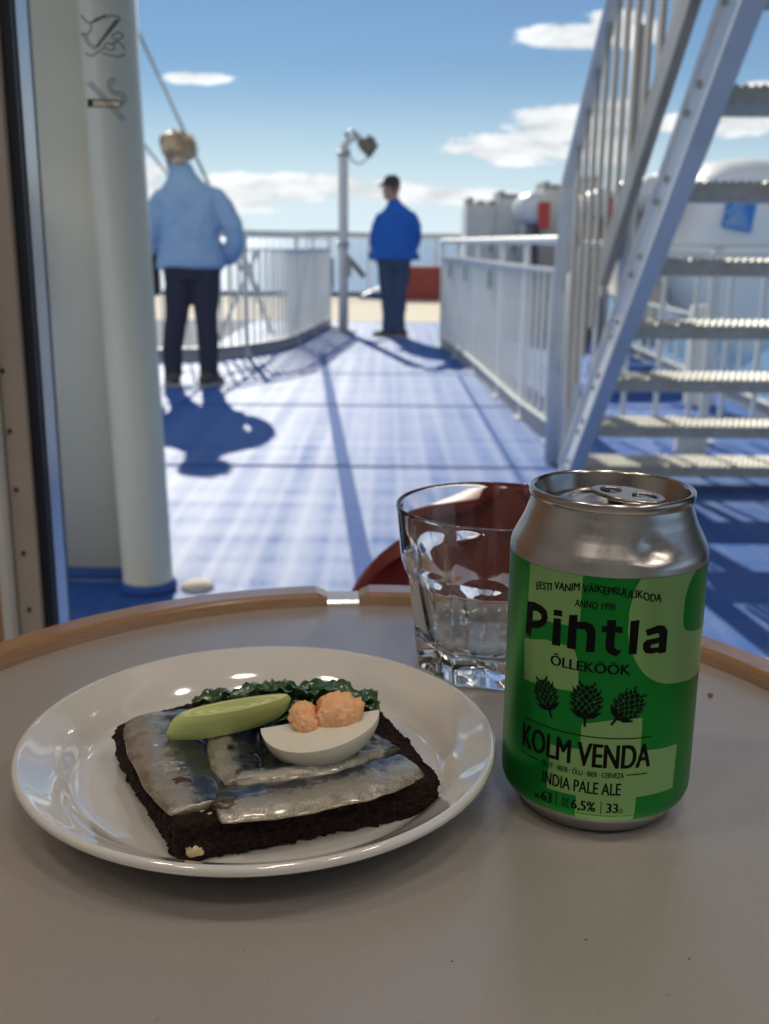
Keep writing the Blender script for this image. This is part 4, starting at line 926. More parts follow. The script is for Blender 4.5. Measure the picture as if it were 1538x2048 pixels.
tag(tumbler(), 'empty clear glass tumbler with faceted lower half, behind the green can', 'glass')

# ------------------------------------------------------------------ beer can
KX, KY = .0764, .3443
cn = thing('beer_can', 'green and silver 33 cl ale can with black lettering and three hop cones', 'can', (KX, KY, 0))
PROF = [(0, .0095), (.012, .0075), (.019, .0040), (.0232, .0008), (.0243, 0), (.0254, .0004), (.0266, .0016), (.0290, .0048), (.0308, .0068), (.0322, .0088), (.0329, .0108), (.0331, .0135),
        (.0331, .030), (.0331, .050), (.0331, .070), (.0331, .0850), (.0331, .0935), (.0330, .0953), (.0326, .0970), (.0319, .0986), (.0309, .1005), (.0296, .1030), (.0285, .1055), (.0277, .1080), (.0270, .1098), (.0266, .1112), (.02655, .1122)]
def can_r(z):
    for (r0, z0), (r1, z1) in zip(PROF[4:], PROF[5:]):
        if z0 <= z <= z1 and z1 > z0: return r0+(r1-r0)*(z-z0)/(z1-z0)
    return .0331
def dent(th, z):
    dx = (th*33.1-9)/6.5; dz = (z*1000-100.5)/4.3; a = 1.5*math.exp(-(dx*dx+dz*dz)); dz2 = (z*1000-96.5)/1.3; dx2 = (th*33.1-9.5)/5.5
    return -.0014*a + .00035*math.exp(-(dx2*dx2+dz2*dz2))
bm = new(); n = 200; rings = []
zs = []
P2 = []
for (r0, z0), (r1, z1) in zip(PROF, PROF[1:]):
    m_ = 4 if z0 >= .0925 else (1 if z0 < .02 else 2)
    for k in range(m_): P2.append((r0+(r1-r0)*k/m_, z0+(z1-z0)*k/m_))
P2.append(PROF[-1])
for r_, z in P2:
    if r_ < 1e-6: rings.append([bm.verts.new((0, 0, z))]); continue
    rg = []
    for k in range(n):
        th = 2*PI*k/n; th_ = th if th < PI else th-2*PI; rr_ = r_ + (dent(th_, z) if z > .09 else 0)
        rg.append(bm.verts.new((rr_*math.sin(th), -rr_*math.cos(th), z)))
    rings.append(rg)
for a, b_ in zip(rings, rings[1:]):
    for k in range(n):
        q = (k+1) % n
        if len(a) == 1: bm.faces.new((a[0], b_[q], b_[k]))
        else: bm.faces.new((a[k], a[q], b_[q], b_[k]))
finish(bm, 'can_body', M['can'], cn, True)
bm = new()   # seamed rim, chuck wall, countersink, centre panel
lathe(bm, [(.02655, .1118), (.0272, .1120), (.0275, .1128), (.0276, .1142), (.0273, .1150), (.0266, .11525), (.0259, .1150), (.0256, .1140), (.0248, .1105), (.0240, .1088), (.0236, .1070), (.0229, .1064), (.0223, .1068), (.0219, .1088), (.0212, .1098), (.0195, .1100), (.0150, .1101), (.0146, .1098), (.010, .1098), (0, .1098)], 128)
finish(bm, 'lid', M['lid'], cn, True)
# pull tab with finger hole, riveted in the middle
tb_out = [(math.cos(a)*.0125 if abs(math.cos(a)) > 0 else 0, math.sin(a)*.0074) for a in [2*PI*k/40 for k in range(40)]]
tb_out = [(x_*1.0, y_*(1.0 if x_ > -.004 else .94)) for x_, y_ in tb_out]
h1_ = [(.0058+math.cos(a)*.0046, math.sin(a)*.0044) for a in [2*PI*k/24 for k in range(24)]]
h2_ = [(-.0062+math.cos(a)*.0038, math.sin(a)*.0042) for a in [2*PI*k/24 for k in range(24)]]
me = flat_poly(tb_out, (h1_, h2_), .00035, .00035)
me.materials.append(M['lid']); o = obj('pull_tab', me, cn, (.0055, -.0005, .1122), (R_(2.0), R_(3.0), R_(-33))); autosmooth(o, 50)
bm = new(); lathe(bm, [(0, .1128), (.0016, .1127), (.0021, .1120), (.0026, .1100)], 20, c=(.0018, .0018)); finish(bm, 'rivet', M['lid'], cn, True)
bm = new(); box(bm, -.0015, .0015, -.0035, .0035, .1105, .1122); o = finish(bm, 'tab_tongue', M['lid'], cn, loc=(.0022, .0020, 0)); o.rotation_euler = (0, 0, R_(-33))
# printed green band
bm = new(); zl = [.0083, .0090, .0098, .0108, .0120, .0135] + [.0135+i*.008 for i in range(1, 10)] + [.0932]
lathe(bm, [(can_r(z)+.00004, z) for z in zl], 160); finish(bm, 'green_band', M['green'], cn, True)
def wrap(me_or_bm, name, m_, eps, parent=cn):
    """flat artwork in millimetres (x round the can, y up) laid on the can wall"""
    if isinstance(me_or_bm, bmesh.types.BMesh): b2 = me_or_bm
    else: b2 = new(); b2.from_mesh(me_or_bm)
    xs = [v.co.x for v in b2.verts]; x = math.floor(min(xs)/1.5)*1.5
    while x < max(xs):
        g = b2.verts[:]+b2.edges[:]+b2.faces[:]
        bmesh.ops.bisect_plane(b2, geom=g, plane_co=(x, 0, 0), plane_no=(1, 0, 0)); x += 1.5
    ys = [v.co.y for v in b2.verts]
    if min(ys) < 14:
        for yy in (9, 10, 11, 12, 13.5):
            bmesh.ops.bisect_plane(b2, geom=b2.verts[:]+b2.edges[:]+b2.faces[:], plane_co=(0, yy, 0), plane_no=(0, 1, 0))
    for v in b2.verts:
        th = v.co.x/33.1; z = v.co.y/1000; r_ = can_r(z) + eps
        v.co = (r_*math.sin(th), -r_*math.cos(th), z)
    me_ = bpy.data.meshes.new(name); b2.to_mesh(me_); b2.free(); me_.materials.append(m_)
    for q in me_.polygons: q.use_smooth = False
    return obj(name, me_, parent)
def arc(cx, cy, rx, ry, a0, a1, n=16): return [(cx+rx*math.cos(R_(a0+(a1-a0)*k/n)), cy+ry*math.sin(R_(a0+(a1-a0)*k/n))) for k in range(n+1)]
TOPZ = 93.1; BOTZ = 8.5
art = [
 ([(-34.6, TOPZ), (-14.4, TOPZ), (-14.5, 75.9), (-25.8, 75.5), (-30.5, 74.6), (-33.9, 73.3), (-34.8, 79.9)], ()),
 ([(-35.9, 66.4), (-31, 67.6), (-26.3, 69.0), (-21, 69.0), (-16.0, 68.6), (-14.6, 65), (-14.1, 61.4), (-13.7, 54.0), (-20, 53.4), (-27, 52.6), (-34.9, 52.2)], ()),
 ([(3.6, TOPZ), (2.2, 90.4), (1.4, 87), (.6, 82.0), (.7, 75.0), (1.3, 71.5), (2.5, 68.4), (3.8, 65.6), (5.5, 63.0), (7.5, 60.7), (9.8, 59.0), (12.5, 57.6), (15.7, 56.6), (20, 55.9), (24.7, 55.3), (30, 54.8), (36.5, 54.6), (42, 57), (46, 62), (48, 70), (39, 70.2), (34, 71), (28, 72.0), (25, 72.7), (22.8, 73.6), (21.4, 75.2), (20.9, 78), (20.9, 83.4), (21.5, 86.5), (22.5, 89.1), (24.2, 91.6), (26, TOPZ)], ()),
 ([(-12.0, 42.9), (-5, 44.8), (1, 45.8), (7.6, 45.9), (7.7, 34.3), (15.5, 33.7), (23.3, 33.4), (22.9, 17.4), (15, 17.5), (7.4, 17.5), (7.1, BOTZ), (-2, BOTZ), (-12.6, BOTZ), (-12.4, 17.1), (-17, 17.0), (-22.8, 16.8), (-22.2, 33.0), (-12.1, 33.9)], ()),
 ([(60, TOPZ), (78, TOPZ), (78, 60), (60, 60)], ()), ([(58, 44), (80, 44), (80, 16), (58, 16)], ())]
for o_, hs in art: wrap(flat_poly(o_, hs, 0), 'pale_print', M['lime'], .00007)
K = M['black']
letters = [
 ([(-35.1, 79.7), (-31.6, 80.4), (-28.2, 80.0), (-26.3, 78.9), (-25.6, 76.5), (-26.6, 74.0), (-29.0, 72.1), (-32.4, 71.2), (-32.7, 68.0), (-35.5, 68.5)], ([(-32.1, 77.4), (-29.9, 77.6), (-28.4, 76.9), (-28.3, 75.6), (-29.4, 74.5), (-32.2, 73.6)],)),
 ([(-23.6, 80.0), (-20.6, 80.3), (-20.5, 78.3), (-23.6, 78.0)], ()), ([(-23.5, 77.1), (-20.8, 77.5), (-20.6, 68.2), (-23.7, 67.9)], ()),
 ([(-18.1, 79.4), (-15.3, 79.9), (-15.3, 77.6), (-12.7, 78.1), (-10.3, 77.3), (-9.3, 75.1), (-9.3, 68.2), (-12.1, 67.8), (-12.0, 74.0), (-12.8, 75.4), (-15.4, 75.2), (-15.3, 68.1), (-18.3, 68.1)], ()),
 ([(-6.1, 79.3), (-3.3, 79.5), (-3.3, 77.4), (-1.1, 77.3), (-1.0, 75.2), (-3.3, 75.3), (-3.3, 70.3), (-2.4, 69.6), (-.8, 69.3), (-2.5, 67.3), (-4.6, 68.0), (-5.8, 69.1), (-6.2, 70.7), (-6.0, 75.1), (-7.5, 75.2), (-7.6, 77.2), (-6.0, 77.3)], ()),
 ([(1.2, 79.2), (4.1, 79.6), (3.9, 68.0), (1.3, 68.1)], ()),
 ([(6.3, 76.1), (10.9, 77.4), (12.9, 76.9), (14.3, 75.2), (14.4, 73.9), (14.4, 67.7), (11.8, 67.6), (11.5, 68.1), (9.0, 67.9), (6.9, 68.2), (5.9, 69.5), (5.8, 71.6), (6.8, 72.7), (11.3, 73.2), (11.3, 74.2), (10.6, 74.7), (7.0, 74.0)], ([(8.4, 70.0), (8.7, 70.9), (11.4, 71.3), (11.3, 69.8)],))]
for o_, hs in letters: wrap(flat_poly(o_, hs, 0), 'letter', K, .00011)
def text(s, x0, x1, y0, y1, bold=0.0, name='lettering', arcf=None):
    cu = bpy.data.curves.new('t', 'FONT'); cu.body = s; cu.size = 1; cu.resolution_u = 4; cu.fill_mode = 'FRONT'
    o_ = bpy.data.objects.new('t', cu); COL.objects.link(o_); dg = bpy.context.evaluated_depsgraph_get(); dg.update()
    me_ = bpy.data.meshes.new_from_object(o_.evaluated_get(dg)); bpy.data.objects.remove(o_); bpy.data.curves.remove(cu)
    xs = [v.co.x for v in me_.vertices]; ys = [v.co.y for v in me_.vertices]; a, b_, c_, d = min(xs), max(xs), min(ys), max(ys)
    for v in me_.vertices:
        X_ = x0+(v.co.x-a)/(b_-a)*(x1-x0); Y_ = y0+(v.co.y-c_)/(d-c_)*(y1-y0)
        if arcf: Y_ += arcf((X_-x0)/(x1-x0))
        v.co = (X_, Y_, 0)
    o_ = None
    for k, dx in enumerate((0, -1, 1) if bold > .015 else (0,)):
        m2 = me_.copy(); 
        for v in m2.vertices: v.co.x += dx*bold*(y1-y0)*1.25; v.co.y += dx*bold*(y1-y0)*.25
        o_ = wrap(m2, name, K, .00011+.000012*k); bpy.data.meshes.remove(m2)
    bpy.data.meshes.remove(me_)
    return o_
text('EESTI VANIM VÄIKEPRUULIKODA', -31.0, 11.0, 84.7, 87.9, .025, arcf=lambda u: 3.2*(1-(2*u-1)**2)+.3*math.sin(u*40))
text('ANNO 1990', -16.4, -3.8, 82.6, 85.0, .02)
text('ÕLLEKÖÖK', -23.7, 2.2, 61.1, 65.4, .03)
text('KOLM VENDA', -34.2, 11.4, 28.1, 36.6, .026)
text('OLUT · BEER · ÕLU · BIER · CERVEZA', -25.2, 2.7, 24.7, 27.0, .02)
text('INDIA PALE ALE', -24.6, 1.9, 18.5, 22.8, .02)
text('IBU', -27.4, -24.9, 11.7, 13.2, .03); text('63', -24.6, -20.8, 11.6, 15.5, .03)
text('ALK.', -17.1, -14.2, 13.8, 15.4, .02); text('VOL.', -17.1, -14.2, 11.8, 13.4, .02)
text('6,5%', -13.8, -6.0, 11.5, 15.6, .03); text('33', -2.3, 1.4, 12.0, 15.5, .03); text('CL', 1.7, 3.4, 12.0, 13.5, .02)
def bar(x0, x1, y0, y1): 
    b2 = new(); v = [b2.verts.new(q) for q in ((x0, y0, 0), (x1, y0, 0), (x1, y1, 0), (x0, y1, 0))]; b2.faces.new(v); wrap(b2, 'rule', K, .00011)
bar(-33.8, 11.1, 38.65, 39.05); bar(-34, -26.3, 25.6, 26.0); bar(3.5, 10.8, 25.6, 26.0); bar(-19.2, -18.95, 11.2, 16.1); bar(-4.25, -4.0, 11.4, 16.1)
def hop(cx, cy, tilt, sc):
    """hop cone: overlapping pointed scales outlined in green, leafy base and stalk"""
    T = Matrix.Rotation(R_(tilt), 2); bl = new(); gr = new(); L_ = {}
    def add(b2, pts, lay):
        vs_ = []
        for q in pts:
            r_ = T @ Vector(q); v = b2.verts.new((cx+r_.x*sc, cy+r_.y*sc, 0)); vs_.append(v)
        f = b2.faces.new(vs_); return [(f, lay)]
    def shape(px, py, w_, h_, lean):
        return [(px, py-h_*.5), (px-w_*.36, py-h_*.30), (px-w_*.5, py+h_*.02), (px-w_*.34+lean*.5, py+h_*.30), (px+lean, py+h_*.56), (px+w_*.34+lean*.5, py+h_*.30), (px+w_*.5, py+h_*.02), (px+w_*.36, py-h_*.30)]
    rows_ = [(5.0, 2, 1.0), (4.1, 3, 2.0), (3.0, 4, 2.9), (1.7, 5, 3.5), (.4, 4, 3.3), (-.9, 5, 3.3), (-2.1, 4, 2.5), (-3.2, 3, 1.5)]
    lay = 0
    def emit(m_, polys, eps):
        b2 = new()
        for pts in polys: add(b2, pts, 0)
        bmesh.ops.recalc_face_normals(b2, faces=b2.faces); wrap(b2, 'hop_cone', m_, eps)
    for j, (yy, cnt, hw) in enumerate(rows_):
        g_, k_ = [], []
        for i in range(cnt):
            u = (2*i/(cnt-1)-1) if cnt > 1 else 0; px = u*hw; py = yy-.55*u*u; ln = u*.85
            g_.append(shape(px, py, 2.05, 2.75, ln)); k_.append(shape(px, py-.08, 1.80, 2.45, ln*.95))
        emit(M['green'], g_, .00009+j*.000012); emit(K, k_, .00009+j*.000012+.000006)
    base = [[(0, -5.9), (.9, -5.2), (2.3, -5.0), (3.7, -3.9), (4.9, -2.7), (3.3, -3.0), (1.9, -3.1), (.8, -3.9), (0, -4.6), (-.8, -3.9), (-1.9, -3.1), (-3.3, -3.0), (-4.9, -2.7), (-3.7, -3.9), (-2.3, -5.0), (-.9, -5.2)],
            [(-.33, -5.4), (.33, -5.4), (.36, -7.9), (-.36, -7.9)]]
    emit(K, base[:1], .000205); emit(K, base[1:], .000212)
    for s_ in (-1, 1): emit(K, [[(s_*4.0, -1.4), (s_*5.2, -.2), (s_*4.7, -1.6), (s_*3.5, -2.1)], [(s_*4.2, .8), (s_*5.0, 2.0), (s_*4.8, .6), (s_*4.3, -.2)], [(s_*3.6, 3.7), (s_*4.3, 4.7), (s_*4.2, 3.3), (s_*3.9, 2.8)], [(s_*1.6, 5.9), (s_*2.3, 6.8), (s_*2.6, 5.6), (s_*2.2, 5.1)]], .000085)
hop(-25.0, 49.9, 20, .98); hop(-11.0, 50.8, 0, 1.1); hop(2.4, 50.2, -38, 1.05)

# ------------------------------------------------------------------ sandwich
def nz_(v, s): return noise.noise(Vector(v)*s)
corners = [(-.0630, .2890), (.0200, .3210), (-.0060, .3870), (-.0735, .3800), (-.1000, .3580)]
BZ0, BZ1 = .0053, .0190
def rounded(cs, r_=.006, n=5):
    out = []
    m_ = len(cs)
    for i in range(m_):
        p0, p1, p2 = Vector(cs[i-1]), Vector(cs[i]), Vector(cs[(i+1) % m_]); a = p1+(p0-p1).normalized()*r_; b_ = p1+(p2-p1).normalized()*r_
        for k in range(n+1): s = k/n; out.append(a*(1-s)**2+p1*2*s*(1-s)+b_*s*s)
    fin = []
    for i, q in enumerate(out):
        nx = out[(i+1) % len(out)]; l_ = (nx-q).length; c_ = max(1, int(l_/.0008))
        for k in range(c_): fin.append(q.lerp(nx, k/c_))
    return fin
bm = new(); ol = rounded(corners, .005); cen = Vector((-.045, .345))
rings = []
for j in range(17):
    z = BZ0 + (BZ1-BZ0)*j/16
    ring = []
    for q in ol:
        d = (q-cen).normalized(); off = .0015*nz_((q.x, q.y, z), 240) + .0014*nz_((q.x, q.y, z*1.3), 620) + .0009*nz_((q.x, q.y, z), 1500) - (.0009 if j in (0, 16) else 0) + .0006*math.sin(j/16*PI)
        p_ = q + d*off; ring.append(Vector((p_.x, p_.y, z + (.0012*nz_((q.x, q.y, 9), 400) if j > 13 else 0))))
    rings.append(ring)
for f in (.97, .93, .86, .75, .6, .4, .2):
    rings.append([Vector((cen.x+(q.x-cen.x)*f, cen.y+(q.y-cen.y)*f, BZ1 - .0002 + .0011*nz_((q.x*f, q.y*f, f), 380))) for q in ol])
loft(bm, rings); o = finish(bm, 'bread_slice', M['bread'], None, True); tag(o, 'thick slice of dark rye bread on the white plate, under the herring', 'bread')
def fillet(label, pts, wd, lift, name='herring_fillet', flip=False, hh=.0022):
    """curved fillet along pts (x, y, z), half width list wd"""
    cl_ = catmull(pts, 10); n = len(cl_); bm = new(); uv = bm.loops.layers.uv.new('UVMap'); rows = []; m_ = 16
    for i, q in enumerate(cl_):
        f = i/(n-1); d = (cl_[min(i+1, n-1)]-cl_[max(i-1, 0)]); d.z = 0; d.normalize(); s = Vector((-d.y, d.x, 0))
        if flip: s = -s
        k = f*(len(wd)-1); w_ = wd[int(k)]*(1-(k % 1)) + wd[min(int(k)+1, len(wd)-1)]*(k % 1)
        row = []
        for j in range(m_+1):
            v = 2*j/m_-1; e_ = .0010*nz_((q.x, q.y, j*.3), 90)
            prof_ = (1-abs(v)**2.6); z = q.z + lift*0 + hh*prof_*(1 - .35*(2*f-1)**4) + .0007*nz_((q.x*1.0, q.y*1.0, v*.008), 260) - .0009*abs(v)**6
            row.append(bm.verts.new((q.x+s.x*(w_*v+e_), q.y+s.y*(w_*v+e_), z)))
        rows.append(row)
    low = [[bm.verts.new((row[j].co.x, row[j].co.y, min(row[j].co.z-.0004, cl_[i].z-.0006))) for j in (0, m_)] for i, row in enumerate(rows)]
    for i in range(n-1):
        for j in range(m_):
            f_ = bm.faces.new((rows[i][j], rows[i+1][j], rows[i+1][j+1], rows[i][j+1]))
            for lp_, (ii, jj) in zip(f_.loops, ((i, j), (i+1, j), (i+1, j+1), (i, j+1))): lp_[uv].uv = (ii/(n-1), jj/m_)
        bm.faces.new((rows[i+1][0], rows[i][0], low[i][0], low[i+1][0])); bm.faces.new((rows[i][m_], rows[i+1][m_], low[i+1][1], low[i][1]))
    bm.faces.new([v for v in rows[0]] + [low[0][1], low[0][0]]); bm.faces.new([v for v in rows[-1]][::-1] + [low[-1][0], low[-1][1]])
    o_ = finish(bm, name, M['fish'], None, True); tag(o_, label, 'herring', 'silver herring fillets on the bread')
    mods(o_, ('SUBSURF', dict(levels=1, render_levels=1))); return o_
z_ = .0200
fillet('silver herring fillet down the left edge of the bread, dark back beside the leek', [(-.084, .366, z_), (-.0785, .350, z_), (-.0695, .325, z_), (-.0570, .2985, z_)], (.013, .0155, .0145, .013, .010), 0, flip=False)
fillet('middle herring fillet running from under the leek slice to the front', [(-.0500, .368, z_+.0004), (-.0535, .350, z_+.0006), (-.0515, .331, z_+.0006), (-.0455, .314, z_+.0006)], (.009, .0098, .0098, .009, .007), 0, flip=False, hh=.0018)
fillet('front herring fillet lying along the near edge of the bread', [(-.0535, .3000, z_), (-.030, .3075, z_), (-.006, .3190, z_), (.0095, .3300, z_)], (.0095, .0118, .0118, .0115, .009), 0, hh=.0020)
fillet('rolled herring fillet edge under the egg wedge', [(-.0490, .3160, z_+.0010), (-.034, .3180, z_+.0016), (-.016, .3250, z_+.0016), (-.001, .3360, z_+.001)], (.0045, .0062, .0062, .0055, .005), 0, hh=.0024)
fillet('small herring fillet at the back right corner below the egg', [(-.012, .350, z_), (-.006, .342, z_+.0008), (.002, .334, z_+.0006)], (.007, .0085, .007), 0, hh=.0024)
fillet('herring fillet at the back of the bread behind the leek', [(-.070, .374, z_), (-.055, .3765, z_+.001), (-.036, .3745, z_)], (.006, .0075, .006), 0)
# scraps and butter
def lump(name, label, cat, c_, r_, m_, seed=0, sq=.7, grp=None):
    bm = new(); bmesh.ops.create_icosphere(bm, subdivisions=3, radius=1)
    for v in bm.verts:
        k = 1+.35*noise.noise(v.co*1.7+Vector((seed, 0, 0)))+.15*noise.noise(v.co*5+Vector((seed, 0, 0))); v.co = Vector((v.co.x*r_[0]*k, v.co.y*r_[1]*k, v.co.z*r_[2]*k))
    o_ = finish(bm, name, m_, None, True, loc=c_)
    if label: tag(o_, label, cat, grp)
    return o_
lump('butter_crumb', 'pale butter crumb stuck low on the front corner of the bread', 'crumb', (-.0583, .2908, .0096), (.0030, .0016, .0021), M['curd'], 1)
lump('butter_crumb', 'tiny white butter speck halfway along the front side of the bread', 'crumb', (-.0300, .3022, .0160), (.0010, .0007, .0013), M['curd'], 4)
for k in range(7):
    lump('butter_smear', 'thin pale butter smear on the near left corner of the bread rim', 'butter', (-.066+.0035*k+random.uniform(-.002, .002), .3000-.0009*k+random.uniform(-.001, .002), .0184), (.0012, .0007, .0005), M['curd'], 10+k, grp='butter smears on the left corner of the bread')
for k in range(7):
    f = k/7; lump('butter_smear', 'thin pale butter smear along the front edge of the bread, below the front fillet', 'butter', (-.020+.032*f, .3098+.0125*f+random.uniform(-.001, .001), .0180), (.0015, .0006, .0006), M['curd'], 30+k, grp='butter smears along the front edge of the bread')
lump('skin_scrap', 'crumpled brown scrap of fish skin near the front left corner', 'fish scrap', (-.0655, .3120, .0210), (.0045, .0030, .0016), noisy(mat('brown_fish_skin', (.12, .07, .045), .25, .3), (.04, .02, .015), 300), 5)
lump('skin_scrap', 'dark curled scrap of fish skin at the near end of the front fillet', 'fish scrap', (-.0500, .2985, .0208), (.0042, .0026, .0022), noisy(mat('dark_fish_skin', (.05, .03, .025), .25, .3), (.2, .17, .14), 350), 8)
lump('peppercorn', 'single dark peppercorn on the middle herring fillet', 'peppercorn', (-.0530, .3345, .0230), (.0011, .0007, .0005), M['decal2'], 2)
lump('bread_crumb', 'tiny brown crumb on the table to the right of the can', 'crumb', (.1452, .4312, .0008), (.0013, .0009, .0007), M['brown'], 3)
for k, (x_, y_) in enumerate(((-.079, .2495), (.020, .252), (-.001, .262), (.0865, .254), (.078, .2545), (.059, .262))):
    lump('bread_crumb', 'tiny loose crumbs scattered on the near part of the table', 'crumb', (x_, y_, .0002), (.00035, .0003, .0002), M['brown' if k % 2 else 'curd'], 50+k, grp='specks on the near table top')

# leek: bias-cut slice = sheared elliptical slab
lk = thing('leek_slice', 'pale green bias-cut leek slice lying across the herring', 'leek')
c_ = Vector((-.0555, .3460, .0285)); u = Vector((.970, .235, .10)).normalized(); v_ = Vector((-.20, .97, .16)); v_ = (v_-u*v_.dot(u)).normalized()
nrm = u.cross(v_).normalized(); 
if nrm.z < 0: nrm = -nrm
ext = (nrm*.0092 + u*.0050)
bm = new(); uv = bm.loops.layers.uv.new('UVMap'); n = 64
def le(a): 
    w_ = 1+.03*math.sin(3*a+1); return u*(.0215*math.cos(a)*w_) + v_*(.0042*math.sin(a)*w_)
nl = 6; L_ = []
for j in range(nl+1):
    f = j/nl-.5; L_.append([bm.verts.new(c_ + le(2*PI*k/n)*(1-.10*(2*f)**4) + ext*f) for k in range(n)])
for j in range(nl):
    for k in range(n):
        f_ = bm.faces.new((L_[j][k], L_[j][(k+1) % n], L_[j+1][(k+1) % n], L_[j+1][k]))
        for lp_, (jj, kk) in zip(f_.loops, ((j, k), (j, k+1), (j+1, k+1), (j+1, k))): lp_[uv].uv = (kk/n*1.6, jj/nl)
finish(bm, 'leek_skin', M['leekside'], lk, True)
for sg_, fz in ((1, .5), (-1, -.5)):
    bm = new(); uv = bm.loops.layers.uv.new('UVMap'); rs_ = []
    for i, f in enumerate((.90, .84, .80, .74, .66, .62, .54, .44, .40, .30, .18, .02)):
        hgt = -.0006*(i in (2, 5, 8)) - .0002*i*.6
        rs_.append(([bm.verts.new(c_ + le(2*PI*k/n)*f + ext*fz + nrm*sg_*hgt) for k in range(n)], f))
    for (a, fa), (b_, fb) in zip(rs_, rs_[1:]):
        for k in range(n):
            f_ = bm.faces.new((a[k], a[(k+1) % n], b_[(k+1) % n], b_[k]))
            for lp_, (ff, kk) in zip(f_.loops, ((fa, k), (fa, k+1), (fb, k+1), (fb, k))): an = 2*PI*kk/n; lp_[uv].uv = (ff*math.cos(an), ff*math.sin(an))
    bm.faces.new(rs_[-1][0]); finish(bm, 'cut_face', M['leekcut'], lk, True)

# egg wedge
eg = thing('egg_wedge', 'boiled egg wedge with white skin side and broken orange yolk, on the herring', 'egg')
ea, eb_ = .0205, .0162
def egg_mesh(rmin, rmax, a0, a1, name, m_, rough=0.0, gap=None, ylim=1.0, prot=0.0, seed=0):
    bm = new(); nu, nv, nr = 40, 22, 5
    def pt(u_, an, f):
        # u_ -1..1 along the long axis, egg a little blunter at the left end
        x_ = u_*ea*ylim*(rmax if rmax < .9 else 1); rr_ = math.sqrt(max(0, 1-u_*u_))*eb_*f*(1+.10*(-u_))
        an_ = an
        return Vector((x_*1.0, rr_*math.cos(an_), rr_*math.sin(an_)))
    grid = {}
    for i in range(nu+1):
        u_ = -math.cos(PI*i/nu)
        for j in range(nv+1):
            an = a0+(a1-a0)*j/nv; grid[i, j] = bm.verts.new(pt(u_, an, rmax))
    axis = {}
    for i in range(nu+1):
        u_ = -math.cos(PI*i/nu)
        for s_, an in ((0, a0), (1, a1)):
            for k in range(nr+1):
                f = rmax*(1-(k)/nr); p_ = pt(u_, an, f)
                if rough and k > 0: p_ += Vector((0, .0, prot*math.sin(PI*i/nu)*k/nr)) + Vector((0, 0, rough*noise.noise(p_*420+Vector((seed, 0, 0)))))
                axis[s_, i, k] = grid[i, 0 if s_ == 0 else nv] if k == 0 else bm.verts.new(p_)
    for i in range(nu):
        for j in range(nv): bm.faces.new((grid[i, j], grid[i+1, j], grid[i+1, j+1], grid[i, j+1]))
        for s_ in (0, 1):
            for k in range(nr): bm.faces.new((axis[s_, i, k], axis[s_, i+1, k], axis[s_, i+1, k+1], axis[s_, i, k+1]))
    bmesh.ops.remove_doubles(bm, verts=bm.verts, dist=1e-5)
    o_ = finish(bm, name, m_, eg); autosmooth(o_, 45); return o_
eg.location = (-.0215, .3315, .0350); eg.rotation_euler = (R_(0), R_(-8), R_(5))
egg_mesh(0, 1.0, R_(193), R_(335), 'egg_white', M['eggw'])
# yolk: two crumbly halves standing proud of the cut face
for k, (cx, w_, h_, tl) in enumerate(((-.0046, .0044, .0072, -20), (.0070, .0076, .0084, 14))):
    bm = new(); bmesh.ops.create_icosphere(bm, subdivisions=4, radius=1)
    for v in bm.verts:
        c0 = v.co.copy(); cut = max(-1, min(1, c0.x*1.25)) if True else c0.x
        v.co = Vector((cut*w_, c0.y*.0062, c0.z*h_)); v.co += Vector((.0011*noise.noise(c0*4+Vector((k*9, 0, 0))), .0004*noise.noise(c0*7), +.0019*noise.noise(c0*3.2+Vector((k*5, 3, 0)))+.0009*noise.noise(c0*9)))
    o_ = finish(bm, 'yolk', M['yolk'], eg, True, loc=(cx, .0002, .0002)); o_.rotation_euler = (R_(14), R_(tl), 0)

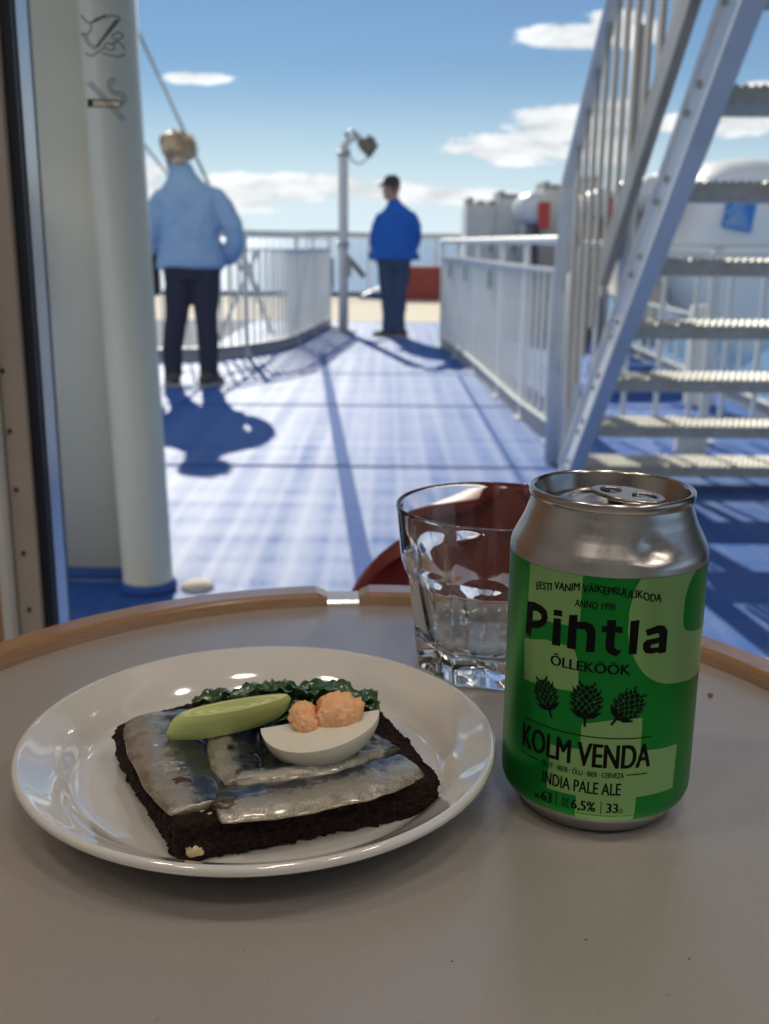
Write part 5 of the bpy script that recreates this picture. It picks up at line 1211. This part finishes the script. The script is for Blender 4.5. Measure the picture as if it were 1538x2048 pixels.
# leaves behind the leek
lf = thing('parsley_leaf', 'dark glossy crumpled green leaves at the back of the sandwich', 'leaf')
def leaf(cx, cy, cz, ln, wd, yaw, seed, curl=.004, tilt=0.0):
    bm = new(); nu, nv = 26, 14; g = {}
    for i in range(nu+1):
        for j in range(nv+1):
            u_ = i/nu; s_ = 2*j/nv-1; w_ = wd*math.sin(PI*min(1, u_*.93+.05))**.7*(1+.16*math.sin(u_*38+seed)*abs(s_)**2)
            x_ = (u_-.5)*ln; y_ = s_*w_; z = curl*(abs(s_)**1.5*.7 + .8*noise.noise(Vector((u_*5, s_*2.2, seed))) + .45*noise.noise(Vector((u_*14, s_*6, seed)))) - .002*(2*u_-1)**2
            g[i, j] = bm.verts.new((x_, y_, z))
    for i in range(nu):
        for j in range(nv): bm.faces.new((g[i, j], g[i+1, j], g[i+1, j+1], g[i, j+1]))
    o_ = finish(bm, 'leaf_blade', M['leaf'], lf, True, loc=(cx, cy, cz)); o_.rotation_euler = (tilt, 0, yaw)
    mods(o_, ('SOLIDIFY', dict(thickness=.0004)))
for a in ((-.0420, .3700, .0262, .034, .010, .25, 1.0, .0050, -.25), (-.0200, .3665, .0270, .036, .0105, -.15, 2.3, .0055, -.30), (-.0330, .3625, .0255, .026, .008, .7, 4.1, .0045, -.1), (-.0110, .3620, .0258, .022, .0070, -.7, 5.2, .005, -.4),
          (-.0610, .3720, .0238, .024, .006, .35, 6.0, .0035, -.2), (-.0330, .3560, .0235, .030, .007, .2, 7.7, .004, 0), (-.0390, .3690, .0280, .015, .004, 1.9, 9.0, .004, .3)): leaf(*a)
# dark onion-pepper relish visible between the fillets
bm = new(); ring = [Vector((cen.x+(q.x-cen.x)*f, cen.y+(q.y-cen.y)*f, .0189)) for q in ol for f in (.72,)]
loft(bm, [ring, [q+Vector((0, 0, .0012)) for q in ring]]); o = finish(bm, 'dark_relish', noisy(mat('black_marinade', (.006, .008, .012), .12, 0, .6), (.02, .022, .018), 300, 5, .4, .7, .9, 260, .0016), None); tag(o, 'dark wet marinade layer between the fillets and the bread', 'relish')
